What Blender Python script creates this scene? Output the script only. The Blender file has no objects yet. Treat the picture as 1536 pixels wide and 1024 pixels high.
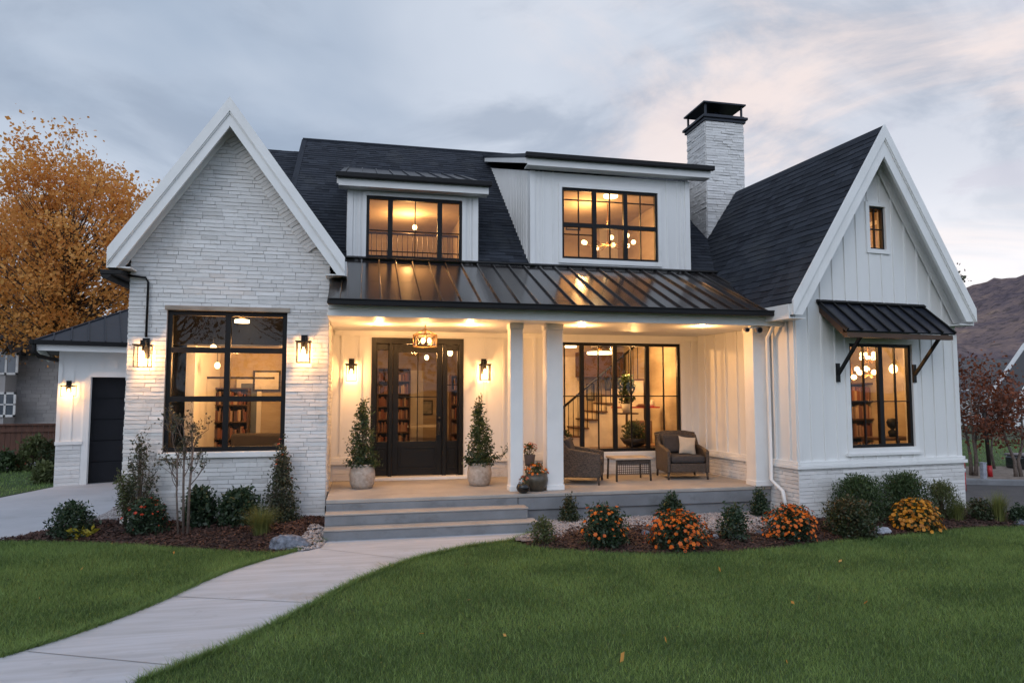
import bpy, math, random
import numpy as np
from mathutils import Vector, Matrix
random.seed(7); RNG = np.random.default_rng(11)
R = math.radians
SC = bpy.context.scene
COL = SC.collection

# ------------------------------------------------------------------ camera
CAM = Vector((0, 0, 2.11)); YAW = R(12.3); PITCH = math.atan(76 / 1024)
cd = bpy.data.cameras.new('camera'); cam = bpy.data.objects.new('camera', cd); COL.objects.link(cam)
cam.location = CAM; cam.rotation_euler = (R(90) + PITCH, 0, -YAW)
cd.sensor_width = 36; cd.lens = 24; cd.clip_end = 20000; SC.camera = cam
_f = Vector((math.sin(YAW) * math.cos(PITCH), math.cos(YAW) * math.cos(PITCH), math.sin(PITCH)))
_r = Vector((math.cos(YAW), -math.sin(YAW), 0)); _u = _r.cross(_f)
def gp(px, py, z=0.0):
    """ground point (or point at height z) seen at a pixel of the 1536x1024 photograph"""
    d = _f + _r * ((px - 768) / 1024) + _u * ((512 - py) / 1024)
    t = (z - CAM.z) / d.z
    return CAM + d * t

# ------------------------------------------------------------------ world, sun, exposure
SUN_EL, SUN_AZ = R(32), R(215)      # azimuth clockwise from +Y
w = bpy.data.worlds.new('World'); SC.world = w; w.use_nodes = True
nt = w.node_tree; nt.nodes.clear()
def N(t, **k):
    n = nt.nodes.new(t)
    for a, b in k.items(): setattr(n, a, b)
    return n
def LK(a, b): nt.links.new(a, b)
def mth(op, a, b=None, c=None, clamp=False):
    n = N('ShaderNodeMath', operation=op); n.use_clamp = clamp
    for i, v in enumerate((a, b, c)):
        if v is None: continue
        if isinstance(v, (int, float)): n.inputs[i].default_value = v
        else: LK(v, n.inputs[i])
    return n.outputs[0]
def mixc(f, a, b):
    n = N('ShaderNodeMix', data_type='RGBA')
    if isinstance(f, (int, float)): n.inputs[0].default_value = f
    else: LK(f, n.inputs[0])
    for i, v in ((6, a), (7, b)):
        if isinstance(v, tuple): n.inputs[i].default_value = (*v, 1)
        else: LK(v, n.inputs[i])
    return n.outputs[2]
def sstep(v, lo, hi):
    n = N('ShaderNodeMapRange', interpolation_type='SMOOTHSTEP'); LK(v, n.inputs[0])
    n.inputs[1].default_value = lo; n.inputs[2].default_value = hi
    return n.outputs[0]
tc = N('ShaderNodeTexCoord'); sp = N('ShaderNodeSeparateXYZ'); LK(tc.outputs['Generated'], sp.inputs[0])
X_, Y_, Z_ = sp.outputs
zz = mth('ADD', mth('MAXIMUM', Z_, 0.0), 0.22)
cmb = N('ShaderNodeCombineXYZ'); LK(mth('DIVIDE', X_, zz), cmb.inputs[0]); LK(mth('DIVIDE', Y_, zz), cmb.inputs[1])
def noise(vec, scale, detail=6, rough=0.55, dist=0.0, off=(0, 0, 0), sc=(1, 1, 1)):
    m = N('ShaderNodeMapping'); LK(vec, m.inputs[0]); m.inputs['Location'].default_value = off; m.inputs['Scale'].default_value = sc
    n = N('ShaderNodeTexNoise'); LK(m.outputs[0], n.inputs['Vector'])
    n.inputs['Scale'].default_value = scale; n.inputs['Detail'].default_value = detail
    n.inputs['Roughness'].default_value = rough; n.inputs['Distortion'].default_value = dist
    return n.outputs[0]
sky = N('ShaderNodeTexSky', sky_type='NISHITA', sun_disc=False); sky.sun_elevation = SUN_EL; sky.sun_rotation = SUN_AZ
skym = mixc(1.0, sky.outputs[0], (0, 0, 0))
sv = N('ShaderNodeVectorMath', operation='SCALE'); LK(sky.outputs[0], sv.inputs[0]); sv.inputs[3].default_value = 0.07
az = sstep(X_, -0.25, 0.75)
base = mixc(az, (0.295, 0.365, 0.47), (0.54, 0.56, 0.62))
n1 = noise(cmb.outputs[0], 0.62, 5, 0.5, 0.5, (3.1, 1.7, 0))
base = mixc(mth('MULTIPLY', sstep(n1, 0.42, 0.64), 0.55), base, (0.62, 0.655, 0.72))
n5 = noise(cmb.outputs[0], 1.25, 7, 0.56, 0.8, (2.2, 5.9, 3))
base = mixc(mth('MULTIPLY', sstep(n5, 0.46, 0.64), 0.62), base, (0.25, 0.30, 0.385))
n2 = noise(cmb.outputs[0], 1.05, 9, 0.6, 0.7, (7.3, 4.4, 1))
pink = mth('MULTIPLY', sstep(n2, 0.45, 0.62), sstep(X_, 0.10, 0.45))
base = mixc(mth('MULTIPLY', pink, 0.75), base, (0.83, 0.69, 0.63))
n3 = noise(cmb.outputs[0], 1.9, 9, 0.62, 0.7, (1.3, 9.4, 2))
dk = mth('MULTIPLY', sstep(n3, 0.50, 0.64), sstep(X_, 0.25, 0.6))
base = mixc(mth('MULTIPLY', dk, 0.6), base, (0.43, 0.42, 0.50))
low = mth('MULTIPLY', mth('SUBTRACT', 1.0, sstep(Z_, 0.08, 0.34)), sstep(X_, 0.30, 0.62))
n4 = noise(tc.outputs['Generated'], 3.0, 6, 0.55, 0.3, (0, 0, 0), (1, 1, 4))
base = mixc(mth('MULTIPLY', low, mth('ADD', 0.45, mth('MULTIPLY', n4, 0.7)), clamp=True), base, (0.86, 0.83, 0.84))
lowl = mth('MULTIPLY', mth('SUBTRACT', 1.0, sstep(Z_, 0.0, 0.22)), mth('SUBTRACT', 1.0, sstep(X_, -0.3, 0.2)))
base = mixc(mth('MULTIPLY', lowl, 0.7), base, (0.62, 0.67, 0.76))
base = mixc(sstep(mth('MULTIPLY', Y_, -1.0), 0.0, 0.6), base, (0.62, 0.73, 0.93))
tot = mixc(0.9, sv.outputs[0], base)
bg = N('ShaderNodeBackground'); LK(tot, bg.inputs[0]); bg.inputs[1].default_value = 1.36
ow = N('ShaderNodeOutputWorld'); LK(bg.outputs[0], ow.inputs[0])
sd = bpy.data.lights.new('sun', 'SUN'); sd.energy = 0.6; sd.angle = R(40); sd.color = (1.0, 0.965, 0.93)
so = bpy.data.objects.new('sun', sd); COL.objects.link(so)
sdir = Vector((math.sin(SUN_AZ) * math.cos(SUN_EL), math.cos(SUN_AZ) * math.cos(SUN_EL), math.sin(SUN_EL)))
so.rotation_euler = sdir.to_track_quat('Z', 'Y').to_euler()
SC.view_settings.view_transform = 'Standard'; SC.view_settings.look = 'None'
SC.view_settings.exposure = 0.0; SC.view_settings.gamma = 1.0
SC.cycles.use_denoising = True
SC.cycles.max_bounces = 7; SC.cycles.diffuse_bounces = 3; SC.cycles.glossy_bounces = 3
SC.cycles.transparent_max_bounces = 16; SC.cycles.transmission_bounces = 4
SC.cycles.sample_clamp_indirect = 4.0; SC.cycles.caustics_reflective = False; SC.cycles.caustics_refractive = False

# ------------------------------------------------------------------ materials
def mat(name, c1, rough=0.6, c2=None, scale=4.0, bump=0.0, bscale=40.0, metal=0.0, tone=False, spec=0.5,
        trans=0.0, detail=5, stretch=(1, 1, 1), bstretch=(1, 1, 1), coat=0.0, c3=None):
    """noise-varied principled; tone=True mixes c1..c2(..c3) by the face attribute 'tone' as well"""
    m = bpy.data.materials.new(name); m.use_nodes = True; t = m.node_tree; t.nodes.clear()
    out = t.nodes.new('ShaderNodeOutputMaterial'); b = t.nodes.new('ShaderNodeBsdfPrincipled')
    b.inputs['Roughness'].default_value = rough; b.inputs['Metallic'].default_value = metal
    b.inputs['Specular IOR Level'].default_value = spec
    if coat: b.inputs['Coat Weight'].default_value = coat
    co = t.nodes.new('ShaderNodeTexCoord')
    mp = t.nodes.new('ShaderNodeMapping'); mp.inputs['Scale'].default_value = stretch
    t.links.new(co.outputs['Object'], mp.inputs[0])
    nz = t.nodes.new('ShaderNodeTexNoise'); nz.inputs['Scale'].default_value = scale; nz.inputs['Detail'].default_value = detail
    nz.inputs['Roughness'].default_value = 0.6
    t.links.new(mp.outputs[0], nz.inputs['Vector'])
    c2 = c2 or tuple(x * 0.8 for x in c1)
    rp = t.nodes.new('ShaderNodeValToRGB')
    rp.color_ramp.elements[0].position = 0.3 if not tone else 0.0; rp.color_ramp.elements[1].position = 0.7 if not tone else 1.0
    rp.color_ramp.elements[0].color = (*c2, 1); rp.color_ramp.elements[1].color = (*c1, 1)
    if c3:
        e = rp.color_ramp.elements.new(0.5); e.color = (*c3, 1)
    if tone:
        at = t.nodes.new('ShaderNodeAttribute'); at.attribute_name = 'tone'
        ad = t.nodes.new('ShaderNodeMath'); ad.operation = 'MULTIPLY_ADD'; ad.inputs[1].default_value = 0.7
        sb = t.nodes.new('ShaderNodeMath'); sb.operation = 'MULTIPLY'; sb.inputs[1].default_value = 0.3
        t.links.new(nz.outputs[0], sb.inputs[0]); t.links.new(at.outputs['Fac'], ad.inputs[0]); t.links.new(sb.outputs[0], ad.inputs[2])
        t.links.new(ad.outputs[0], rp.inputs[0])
    else:
        t.links.new(nz.outputs[0], rp.inputs[0])
    t.links.new(rp.outputs[0], b.inputs['Base Color'])
    if bump:
        mb_ = t.nodes.new('ShaderNodeMapping'); mb_.inputs['Scale'].default_value = bstretch
        t.links.new(co.outputs['Object'], mb_.inputs[0])
        n2 = t.nodes.new('ShaderNodeTexNoise'); n2.inputs['Scale'].default_value = bscale; n2.inputs['Detail'].default_value = 4
        t.links.new(mb_.outputs[0], n2.inputs['Vector'])
        bp = t.nodes.new('ShaderNodeBump'); bp.inputs['Strength'].default_value = 1.0; bp.inputs['Distance'].default_value = bump
        t.links.new(n2.outputs[0], bp.inputs['Height']); t.links.new(bp.outputs[0], b.inputs['Normal'])
    if trans:
        tr = t.nodes.new('ShaderNodeBsdfTranslucent'); t.links.new(rp.outputs[0], tr.inputs[0])
        mx = t.nodes.new('ShaderNodeMixShader'); mx.inputs[0].default_value = trans
        t.links.new(b.outputs[0], mx.inputs[1]); t.links.new(tr.outputs[0], mx.inputs[2]); t.links.new(mx.outputs[0], out.inputs[0])
    else:
        t.links.new(b.outputs[0], out.inputs[0])
    return m
def emis(name, col, s):
    m = bpy.data.materials.new(name); m.use_nodes = True; t = m.node_tree; t.nodes.clear()
    o = t.nodes.new('ShaderNodeOutputMaterial'); e = t.nodes.new('ShaderNodeEmission')
    e.inputs[0].default_value = (*col, 1); e.inputs[1].default_value = s; t.links.new(e.outputs[0], o.inputs[0]); return m
def glassmat(name, tint=(0.95, 0.97, 0.96), refl=0.9, ior=1.45, add=-0.005):
    m = bpy.data.materials.new(name); m.use_nodes = True; t = m.node_tree; t.nodes.clear()
    o = t.nodes.new('ShaderNodeOutputMaterial'); tr = t.nodes.new('ShaderNodeBsdfTransparent'); tr.inputs[0].default_value = (*tint, 1)
    gl = t.nodes.new('ShaderNodeBsdfGlossy'); gl.inputs['Roughness'].default_value = 0.01; gl.inputs[0].default_value = (refl, refl, refl, 1)
    co = t.nodes.new('ShaderNodeTexCoord'); nz = t.nodes.new('ShaderNodeTexNoise'); nz.inputs['Scale'].default_value = 1.3; nz.inputs['Detail'].default_value = 1
    t.links.new(co.outputs['Object'], nz.inputs['Vector'])
    bp = t.nodes.new('ShaderNodeBump'); bp.inputs['Distance'].default_value = 0.004; t.links.new(nz.outputs[0], bp.inputs['Height'])
    t.links.new(bp.outputs[0], gl.inputs['Normal'])
    fr = t.nodes.new('ShaderNodeFresnel'); fr.inputs[0].default_value = ior
    ad = t.nodes.new('ShaderNodeMath'); ad.operation = 'MULTIPLY_ADD'; ad.inputs[1].default_value = 1.15; ad.inputs[2].default_value = add
    ad.use_clamp = True; t.links.new(fr.outputs[0], ad.inputs[0])
    mx = t.nodes.new('ShaderNodeMixShader'); t.links.new(ad.outputs[0], mx.inputs[0])
    t.links.new(tr.outputs[0], mx.inputs[1]); t.links.new(gl.outputs[0], mx.inputs[2]); t.links.new(mx.outputs[0], o.inputs[0]); return m
M = dict(
    stone=mat('white_stone', (0.82, 0.81, 0.80), 0.75, (0.56, 0.545, 0.53), 7, 0.006, 55, tone=True, bstretch=(1, 1, 2.2)),
    mortar=mat('mortar', (0.44, 0.43, 0.42), 0.9, (0.26, 0.25, 0.245), 14, 0.004, 80),
    board=mat('white_board', (0.80, 0.80, 0.79), 0.5, (0.74, 0.74, 0.73), 1.2, 0.0008, 60, stretch=(1, 1, .2), bstretch=(1, 1, .12)),
    trim=mat('white_trim', (0.82, 0.82, 0.81), 0.45, (0.75, 0.75, 0.74), 2.0, 0.0006, 50),
    shingle=mat('asphalt_shingle', (0.038, 0.045, 0.06), 0.9, (0.011, 0.014, 0.021), 30, 0.003, 260, tone=True, spec=0.3),
    metal=mat('dark_metal_roof', (0.026, 0.023, 0.023), 0.2, (0.016, 0.015, 0.016), 1.5, 0.0015, 3, spec=0.75, coat=0.1),
    bluemetal=mat('blue_black_metal', (0.016, 0.020, 0.032), 0.42, (0.009, 0.012, 0.02), 2, 0.001, 4, spec=0.4),
    black=mat('black_paint', (0.009, 0.009, 0.010), 0.5, (0.006, 0.006, 0.007), 4, 0.0004, 60, spec=0.25),
    door=mat('black_door_paint', (0.008, 0.0075, 0.007), 0.42, (0.005, 0.005, 0.005), 3, 0.0004, 50, spec=0.3),
    garage=mat('garage_door_paint', (0.013, 0.014, 0.019), 0.55, (0.009, 0.01, 0.014), 3, 0.0006, 30, spec=0.25),
    concrete=mat('porch_concrete', (0.40, 0.37, 0.34), 0.75, (0.30, 0.275, 0.25), 1.7, 0.001, 70),
    riser=mat('grey_concrete', (0.23, 0.24, 0.255), 0.8, (0.165, 0.17, 0.18), 2.3, 0.002, 50),
    path=mat('path_concrete', (0.50, 0.525, 0.575), 0.85, (0.36, 0.37, 0.39), 2.2, 0.003, 60, stretch=(.35, 2.6, 1), bstretch=(.12, 2.2, 1), detail=9, c3=(0.45, 0.465, 0.50)),
    drive=mat('drive_concrete', (0.46, 0.475, 0.51), 0.8, (0.37, 0.385, 0.42), 0.8, 0.0015, 50),
    wood=mat('brown_wood', (0.10, 0.05, 0.026), 0.6, (0.045, 0.022, 0.012), 8, 0.002, 60, stretch=(.3, 1, 1)),
    iwall=mat('interior_wall', (0.50, 0.42, 0.31), 0.9, (0.30, 0.235, 0.16), 1.6, 0.004, 20, stretch=(.4, .4, 1.6), bstretch=(.1, .1, 2)),
    ifloor=mat('interior_floor', (0.28, 0.17, 0.09), 0.35, (0.16, 0.09, 0.045), 6, 0.0, 1, stretch=(.2, 2, 1)),
    iwhite=mat('interior_white', (0.72, 0.68, 0.60), 0.6),
    navy=mat('reflection_navy', (0.012, 0.017, 0.03), 0.5),
    wicker=mat('wicker', (0.10, 0.075, 0.06), 0.55, (0.008, 0.006, 0.005), 34, 0.012, 40, stretch=(1, 1, 3), bstretch=(1, 1, 3), detail=2),
    cushion=mat('charcoal_cushion', (0.05, 0.047, 0.05), 0.95, (0.032, 0.03, 0.032), 20, 0.002, 200),
    pillow=mat('cream_pillow', (0.55, 0.48, 0.39), 0.95, (0.47, 0.41, 0.33), 15, 0.002, 200),
    pot=mat('white_stone_pot', (0.52, 0.46, 0.40), 0.85, (0.33, 0.28, 0.24), 14, 0.006, 40),
    bronze=mat('bronze_pot', (0.10, 0.08, 0.055), 0.35, (0.045, 0.04, 0.03), 16, 0.004, 40),
    blackpot=mat('black_pot', (0.01, 0.01, 0.01), 0.12),
    greypot=mat('grey_pot', (0.20, 0.18, 0.19), 0.7),
    soil=mat('soil', (0.03, 0.02, 0.014), 0.95, None, 20, 0.01, 40),
    rock=mat('boulder_rock', (0.23, 0.25, 0.30), 0.85, (0.06, 0.065, 0.08), 16, 0.02, 22),
    palerock=mat('pale_rock', (0.42, 0.44, 0.50), 0.85, (0.20, 0.21, 0.25), 12, 0.02, 22),
    bark=mat('bark', (0.12, 0.085, 0.06), 0.9, (0.05, 0.035, 0.025), 18, 0.01, 40, bstretch=(1, 1, .25)),
    greybark=mat('grey_bark', (0.20, 0.155, 0.13), 0.9, (0.09, 0.07, 0.06), 22, 0.006, 60, bstretch=(1, 1, .3)),
    fence=mat('fence_wood', (0.13, 0.055, 0.035), 0.8, (0.055, 0.024, 0.017), 5, 0.003, 40, stretch=(2, 2, .3)),
    greybrick=mat('grey_brick', (0.46, 0.44, 0.44), 0.85, (0.27, 0.26, 0.27), 12, 0.003, 60, tone=True),
    graytile=mat('neighbour_shingle', (0.11, 0.105, 0.11), 0.9, (0.05, 0.05, 0.055), 12, 0.004, 60, tone=True),
    asphalt=mat('asphalt', (0.075, 0.07, 0.072), 0.85, (0.05, 0.048, 0.05), 3, 0.003, 120),
    gravelpatch=mat('gravel_patch', (0.30, 0.25, 0.21), 0.9, (0.14, 0.11, 0.09), 5, 0.02, 20),
    red=mat('red_paint', (0.45, 0.015, 0.02), 0.4), white=mat('white_paint', (0.75, 0.75, 0.75), 0.4),
    carpaint=mat('dark_car_paint', (0.012, 0.014, 0.018), 0.2, spec=0.8, coat=0.6),
    rubber=mat('rubber', (0.012, 0.012, 0.012), 0.8), silver=mat('silver', (0.5, 0.5, 0.5), 0.3, metal=0.9),
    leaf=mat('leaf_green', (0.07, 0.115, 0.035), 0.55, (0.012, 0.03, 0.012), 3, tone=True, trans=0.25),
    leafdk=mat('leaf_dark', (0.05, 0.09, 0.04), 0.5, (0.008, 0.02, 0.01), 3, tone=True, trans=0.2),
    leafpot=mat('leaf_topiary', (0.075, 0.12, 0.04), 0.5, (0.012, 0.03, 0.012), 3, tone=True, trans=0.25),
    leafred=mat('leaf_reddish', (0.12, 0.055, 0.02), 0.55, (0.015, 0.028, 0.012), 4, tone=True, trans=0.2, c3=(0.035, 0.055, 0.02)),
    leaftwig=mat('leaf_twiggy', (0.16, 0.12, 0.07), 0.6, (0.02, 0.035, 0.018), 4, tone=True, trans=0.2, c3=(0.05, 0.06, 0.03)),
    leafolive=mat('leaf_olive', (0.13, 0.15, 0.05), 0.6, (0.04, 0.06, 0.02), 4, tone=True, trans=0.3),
    leafyel=mat('leaf_yellow', (0.50, 0.42, 0.04), 0.5, (0.22, 0.20, 0.02), 6, tone=True, trans=0.3),
    bladeyel=mat('blade_straw', (0.26, 0.27, 0.08), 0.6, (0.06, 0.09, 0.025), 4, tone=True, trans=0.3),
    orange=mat('flower_orange', (0.95, 0.24, 0.012), 0.5, (0.60, 0.09, 0.008), 6, tone=True, trans=0.25),
    gold=mat('flower_gold', (0.80, 0.36, 0.02), 0.5, (0.38, 0.12, 0.01), 6, tone=True, trans=0.25),
    redf=mat('flower_red', (0.55, 0.05, 0.02), 0.5, (0.3, 0.03, 0.01), 6, tone=True, trans=0.2),
    pinkf=mat('flower_peach', (0.55, 0.20, 0.11), 0.5, (0.4, 0.08, 0.04), 6, tone=True, trans=0.2),
    autumn=mat('leaf_autumn', (0.86, 0.50, 0.16), 0.6, (0.52, 0.20, 0.045), 1.2, tone=True, trans=0.5, c3=(0.74, 0.34, 0.08)),
    rust=mat('leaf_rust', (0.27, 0.075, 0.025), 0.6, (0.075, 0.022, 0.014), 2, tone=True, trans=0.25),
    grass=mat('grass_blade', (0.33, 0.47, 0.14), 0.5, (0.018, 0.057, 0.012), 1.1, tone=True, trans=0.3, spec=0.35),
    turf=mat('turf_soil', (0.06, 0.11, 0.028), 0.95, (0.03, 0.055, 0.014), 1.2, 0.02, 30),
    field=mat('open_ground', (0.045, 0.065, 0.025), 0.95, (0.03, 0.045, 0.02), 0.3, 0.02, 10),
    mulch=mat('mulch', (0.055, 0.028, 0.022), 0.9, (0.018, 0.010, 0.009), 25, 0.02, 60),
    chip=mat('mulch_chip', (0.115, 0.055, 0.04), 0.85, (0.022, 0.012, 0.010), 8, tone=True),
    gravel=mat('gravel_bed', (0.30, 0.27, 0.27), 0.9, (0.14, 0.125, 0.125), 40, 0.012, 90),
    pebble=mat('pebble', (0.48, 0.45, 0.45), 0.8, (0.16, 0.14, 0.14), 8, tone=True),
    hill=None,
    glass=glassmat('window_glass'), lglass=glassmat('lantern_glass', (0.97, 0.95, 0.92), 0.8, 1.3, 0.0),
    bulb=emis('bulb', (1.0, 0.58, 0.22), 22), filament=emis('lamp_glow', (1.0, 0.62, 0.27), 7),
    ceil_lamp=emis('ceiling_lamp', (1.0, 0.68, 0.34), 7), downlight=emis('downlight', (1.0, 0.70, 0.42), 5),
    brass=mat('aged_brass', (0.35, 0.2, 0.08), 0.35, metal=0.9), books=mat('book_spines', (0.45, 0.36, 0.26), 0.7, (0.03, 0.045, 0.06), 3, tone=True, c3=(0.16, 0.05, 0.03)),
    tan=mat('tan_leather', (0.30, 0.16, 0.08), 0.5), darkmetal=mat('dark_iron', (0.03, 0.025, 0.022), 0.5, metal=0.3),
    pane=mat('neighbour_pane', (0.10, 0.12, 0.15), 0.08, (0.05, 0.06, 0.08), 2, spec=0.9),
    curtain=mat('curtain', (0.35, 0.36, 0.38), 0.8),
)

def stain(m, col, scale, lo, hi, amt, stretch=(1, 1, 1), seed=0.0):
    """dirt or wear of its own shape over a material's base colour"""
    t = m.node_tree; b = next(n for n in t.nodes if n.type == 'BSDF_PRINCIPLED'); src = b.inputs['Base Color'].links[0].from_socket
    co = t.nodes.new('ShaderNodeTexCoord'); mp = t.nodes.new('ShaderNodeMapping'); mp.inputs['Scale'].default_value = stretch; mp.inputs['Location'].default_value = (seed, seed, seed); t.links.new(co.outputs['Object'], mp.inputs[0])
    nz = t.nodes.new('ShaderNodeTexNoise'); nz.inputs['Scale'].default_value = scale; nz.inputs['Detail'].default_value = 8; nz.inputs['Roughness'].default_value = .65; t.links.new(mp.outputs[0], nz.inputs['Vector'])
    mr = t.nodes.new('ShaderNodeMapRange'); mr.interpolation_type = 'SMOOTHSTEP'; mr.inputs[1].default_value = lo; mr.inputs[2].default_value = hi; mr.inputs[4].default_value = amt; t.links.new(nz.outputs[0], mr.inputs[0])
    mx = t.nodes.new('ShaderNodeMix'); mx.data_type = 'RGBA'; t.links.new(mr.outputs[0], mx.inputs[0]); t.links.new(src, mx.inputs[6]); mx.inputs[7].default_value = (*col, 1); t.links.new(mx.outputs[2], b.inputs['Base Color'])
stain(M['path'], (.33, .27, .21), .9, .56, .72, .6); stain(M['path'], (.25, .25, .26), 3.5, .58, .72, .45, seed=3)
stain(M['path'], (.40, .41, .43), 5, .45, .6, .5, (.12, 3.0, 1), 8)
stain(M['drive'], (.22, .225, .24), 1.1, .54, .7, .5, (.5, 1.4, 1)); stain(M['drive'], (.17, .16, .155), 4, .62, .74, .4, seed=5)
stain(M['board'], (.52, .51, .49), 1.6, .56, .74, .35, (1, 1, .25)); stain(M['trim'], (.5, .49, .47), 2.2, .58, .74, .35, (1, 1, .5), 2)
stain(M['stone'], (.42, .40, .37), 1.8, .56, .72, .5, (1, 1, .35)); stain(M['stone'], (.35, .33, .31), 14, .60, .70, .45, (1, 1, 2), 4)
stain(M['shingle'], (.05, .055, .062), 1.3, .52, .68, .5, (1, .6, .6)); stain(M['shingle'], (.012, .014, .018), 5, .58, .7, .6, (1.5, .3, .3), 6)
stain(M['concrete'], (.24, .21, .18), 2.2, .55, .7, .5); stain(M['riser'], (.12, .12, .125), 2.6, .52, .68, .55, (1, 1, 1.4)); stain(M['mulch'], (.09, .05, .035), 5, .5, .6, .5)
stain(M['pot'], (.26, .21, .17), 6, .52, .64, .6); stain(M['metal'], (.05, .045, .042), 1.4, .55, .7, .5, (1, .4, .4))

# ------------------------------------------------------------------ mesh helpers
def vframe(O, deg):
    """vertical wall frame: U horizontal, V up, N outwards (U x V)"""
    a = R(deg); return (Vector(O), Vector((math.cos(a), math.sin(a), 0)), Vector((0, 0, 1)), Vector((math.sin(a), -math.cos(a), 0)))
def fr(O, U, V):
    U = Vector(U).normalized(); V = Vector(V).normalized(); return (Vector(O), U, V, U.cross(V))
def P3(F, u, v, n=0.0): return F[0] + F[1] * u + F[2] * v + F[3] * n
def clip(poly, a, b, c):
    """keep a*x+b*y<=c"""
    out = []
    for i in range(len(poly)):
        p, q = poly[i], poly[(i + 1) % len(poly)]
        dp, dq = a * p[0] + b * p[1] - c, a * q[0] + b * q[1] - c
        if dp <= 0: out.append(p)
        if (dp < 0 < dq) or (dq < 0 < dp):
            t = dp / (dp - dq); out.append((p[0] + (q[0] - p[0]) * t, p[1] + (q[1] - p[1]) * t))
    return out
def clip_convex(sub, reg):
    for i in range(len(reg)):
        p, q = reg[i], reg[(i + 1) % len(reg)]
        ex, ey = q[0] - p[0], q[1] - p[1]          # ccw region: inside is left
        sub = clip(sub, ey, -ex, ey * p[0] - ex * p[1])
        if len(sub) < 3: return []
    return sub
def area(p): return 0.5 * sum(p[i][0] * p[(i + 1) % len(p)][1] - p[(i + 1) % len(p)][0] * p[i][1] for i in range(len(p)))
WORLD = set()
class MB:
    def __init__(s): s.v = []; s.f = []; s.t = []; s.sm = []
    def add(s, vs, fs, tone=0.5, smooth=False):
        b = len(s.v); s.v += [tuple(x) for x in vs]
        for f in fs: s.f.append([b + i for i in f]); s.t.append(tone); s.sm.append(smooth)
        return s
    def box(s, x0, y0, z0, x1, y1, z1, F=None, tone=0.5):
        c = [(x0, y0, z0), (x1, y0, z0), (x1, y1, z0), (x0, y1, z0), (x0, y0, z1), (x1, y0, z1), (x1, y1, z1), (x0, y1, z1)]
        if F: c = [P3(F, *p) for p in c]
        return s.add(c, [(0, 3, 2, 1), (4, 5, 6, 7), (0, 1, 5, 4), (1, 2, 6, 5), (2, 3, 7, 6), (3, 0, 4, 7)], tone)
    def prism(s, F, poly, n0, n1, tone=0.5):
        if area(poly) < 0: poly = poly[::-1]
        k = len(poly); vs = [P3(F, p[0], p[1], n1) for p in poly] + [P3(F, p[0], p[1], n0) for p in poly]
        fs = [tuple(range(k)), tuple(range(2 * k - 1, k - 1, -1))] + [(i, k + i, k + (i + 1) % k, (i + 1) % k) for i in range(k)]
        return s.add(vs, fs, tone)
    def tube(s, pts, rad, n=8, tone=0.5, cap=True, smooth=True):
        pts = [Vector(p) for p in pts]; k = len(pts)
        rs = rad if isinstance(rad, (list, tuple)) else [rad] * k
        b = len(s.v); prev = None
        for i, p in enumerate(pts):
            d = (pts[min(i + 1, k - 1)] - pts[max(i - 1, 0)]).normalized()
            if prev is None:
                a = d.orthogonal().normalized()
            else:
                a = (prev - d * prev.dot(d)).normalized()
            prev = a; c = d.cross(a)
            for j in range(n):
                t = 2 * math.pi * j / n; s.v.append(tuple(p + (a * math.cos(t) + c * math.sin(t)) * rs[i]))
        for i in range(k - 1):
            for j in range(n):
                s.f.append([b + i * n + j, b + i * n + (j + 1) % n, b + (i + 1) * n + (j + 1) % n, b + (i + 1) * n + j]); s.t.append(tone); s.sm.append(smooth)
        if cap:
            s.f.append([b + j for j in range(n)][::-1]); s.f.append([b + (k - 1) * n + j for j in range(n)]); s.t += [tone] * 2; s.sm += [False] * 2
        return s
    def lathe(s, prof, c=(0, 0, 0), n=24, tone=0.5, wob=0.0):
        b = len(s.v); c = Vector(c)
        for (r, z) in prof:
            for j in range(n):
                t = 2 * math.pi * j / n; rr = r * (1 + wob * math.sin(3 * t + z * 9))
                s.v.append((c.x + rr * math.cos(t), c.y + rr * math.sin(t), c.z + z))
        for i in range(len(prof) - 1):
            for j in range(n):
                s.f.append([b + i * n + j, b + i * n + (j + 1) % n, b + (i + 1) * n + (j + 1) % n, b + (i + 1) * n + j]); s.t.append(tone); s.sm.append(True)
        s.f.append([b + j for j in range(n)][::-1]); s.f.append([b + (len(prof) - 1) * n + j for j in range(n)]); s.t += [tone] * 2; s.sm += [False] * 2
        return s
    def ball(s, c, r, sq=(1, 1, 1), n=12, tone=0.5):
        prof = [(max(1e-3, math.sin(math.pi * i / n)), -math.cos(math.pi * i / n)) for i in range(n + 1)]
        b = len(s.v); s.lathe(prof, (0, 0, 0), n + 4, tone)
        for i in range(b, len(s.v)):
            x, y, z = s.v[i]; s.v[i] = (c[0] + x * r * sq[0], c[1] + y * r * sq[1], c[2] + z * r * sq[2])
        return s
    def xf(s, mtx):
        s.v = [tuple(mtx @ Vector(v)) for v in s.v]; return s
    def build(s, name, m, parent=None, bevel=0.0):
        me = bpy.data.meshes.new(name); me.from_pydata(s.v, [], s.f); me.update()
        a = me.attributes.new('tone', 'FLOAT', 'FACE'); a.data.foreach_set('value', s.t)
        me.polygons.foreach_set('use_smooth', s.sm)
        me.materials.append(m); o = bpy.data.objects.new(name, me); COL.objects.link(o)
        if parent is not None:
            o.parent = parent
            if parent.name in WORLD: o.location = -parent.location
        if bevel:
            bv = o.modifiers.new('bevel', 'BEVEL'); bv.width = bevel; bv.segments = 2; bv.limit_method = 'ANGLE'; bv.harden_normals = False
        return o
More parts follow.
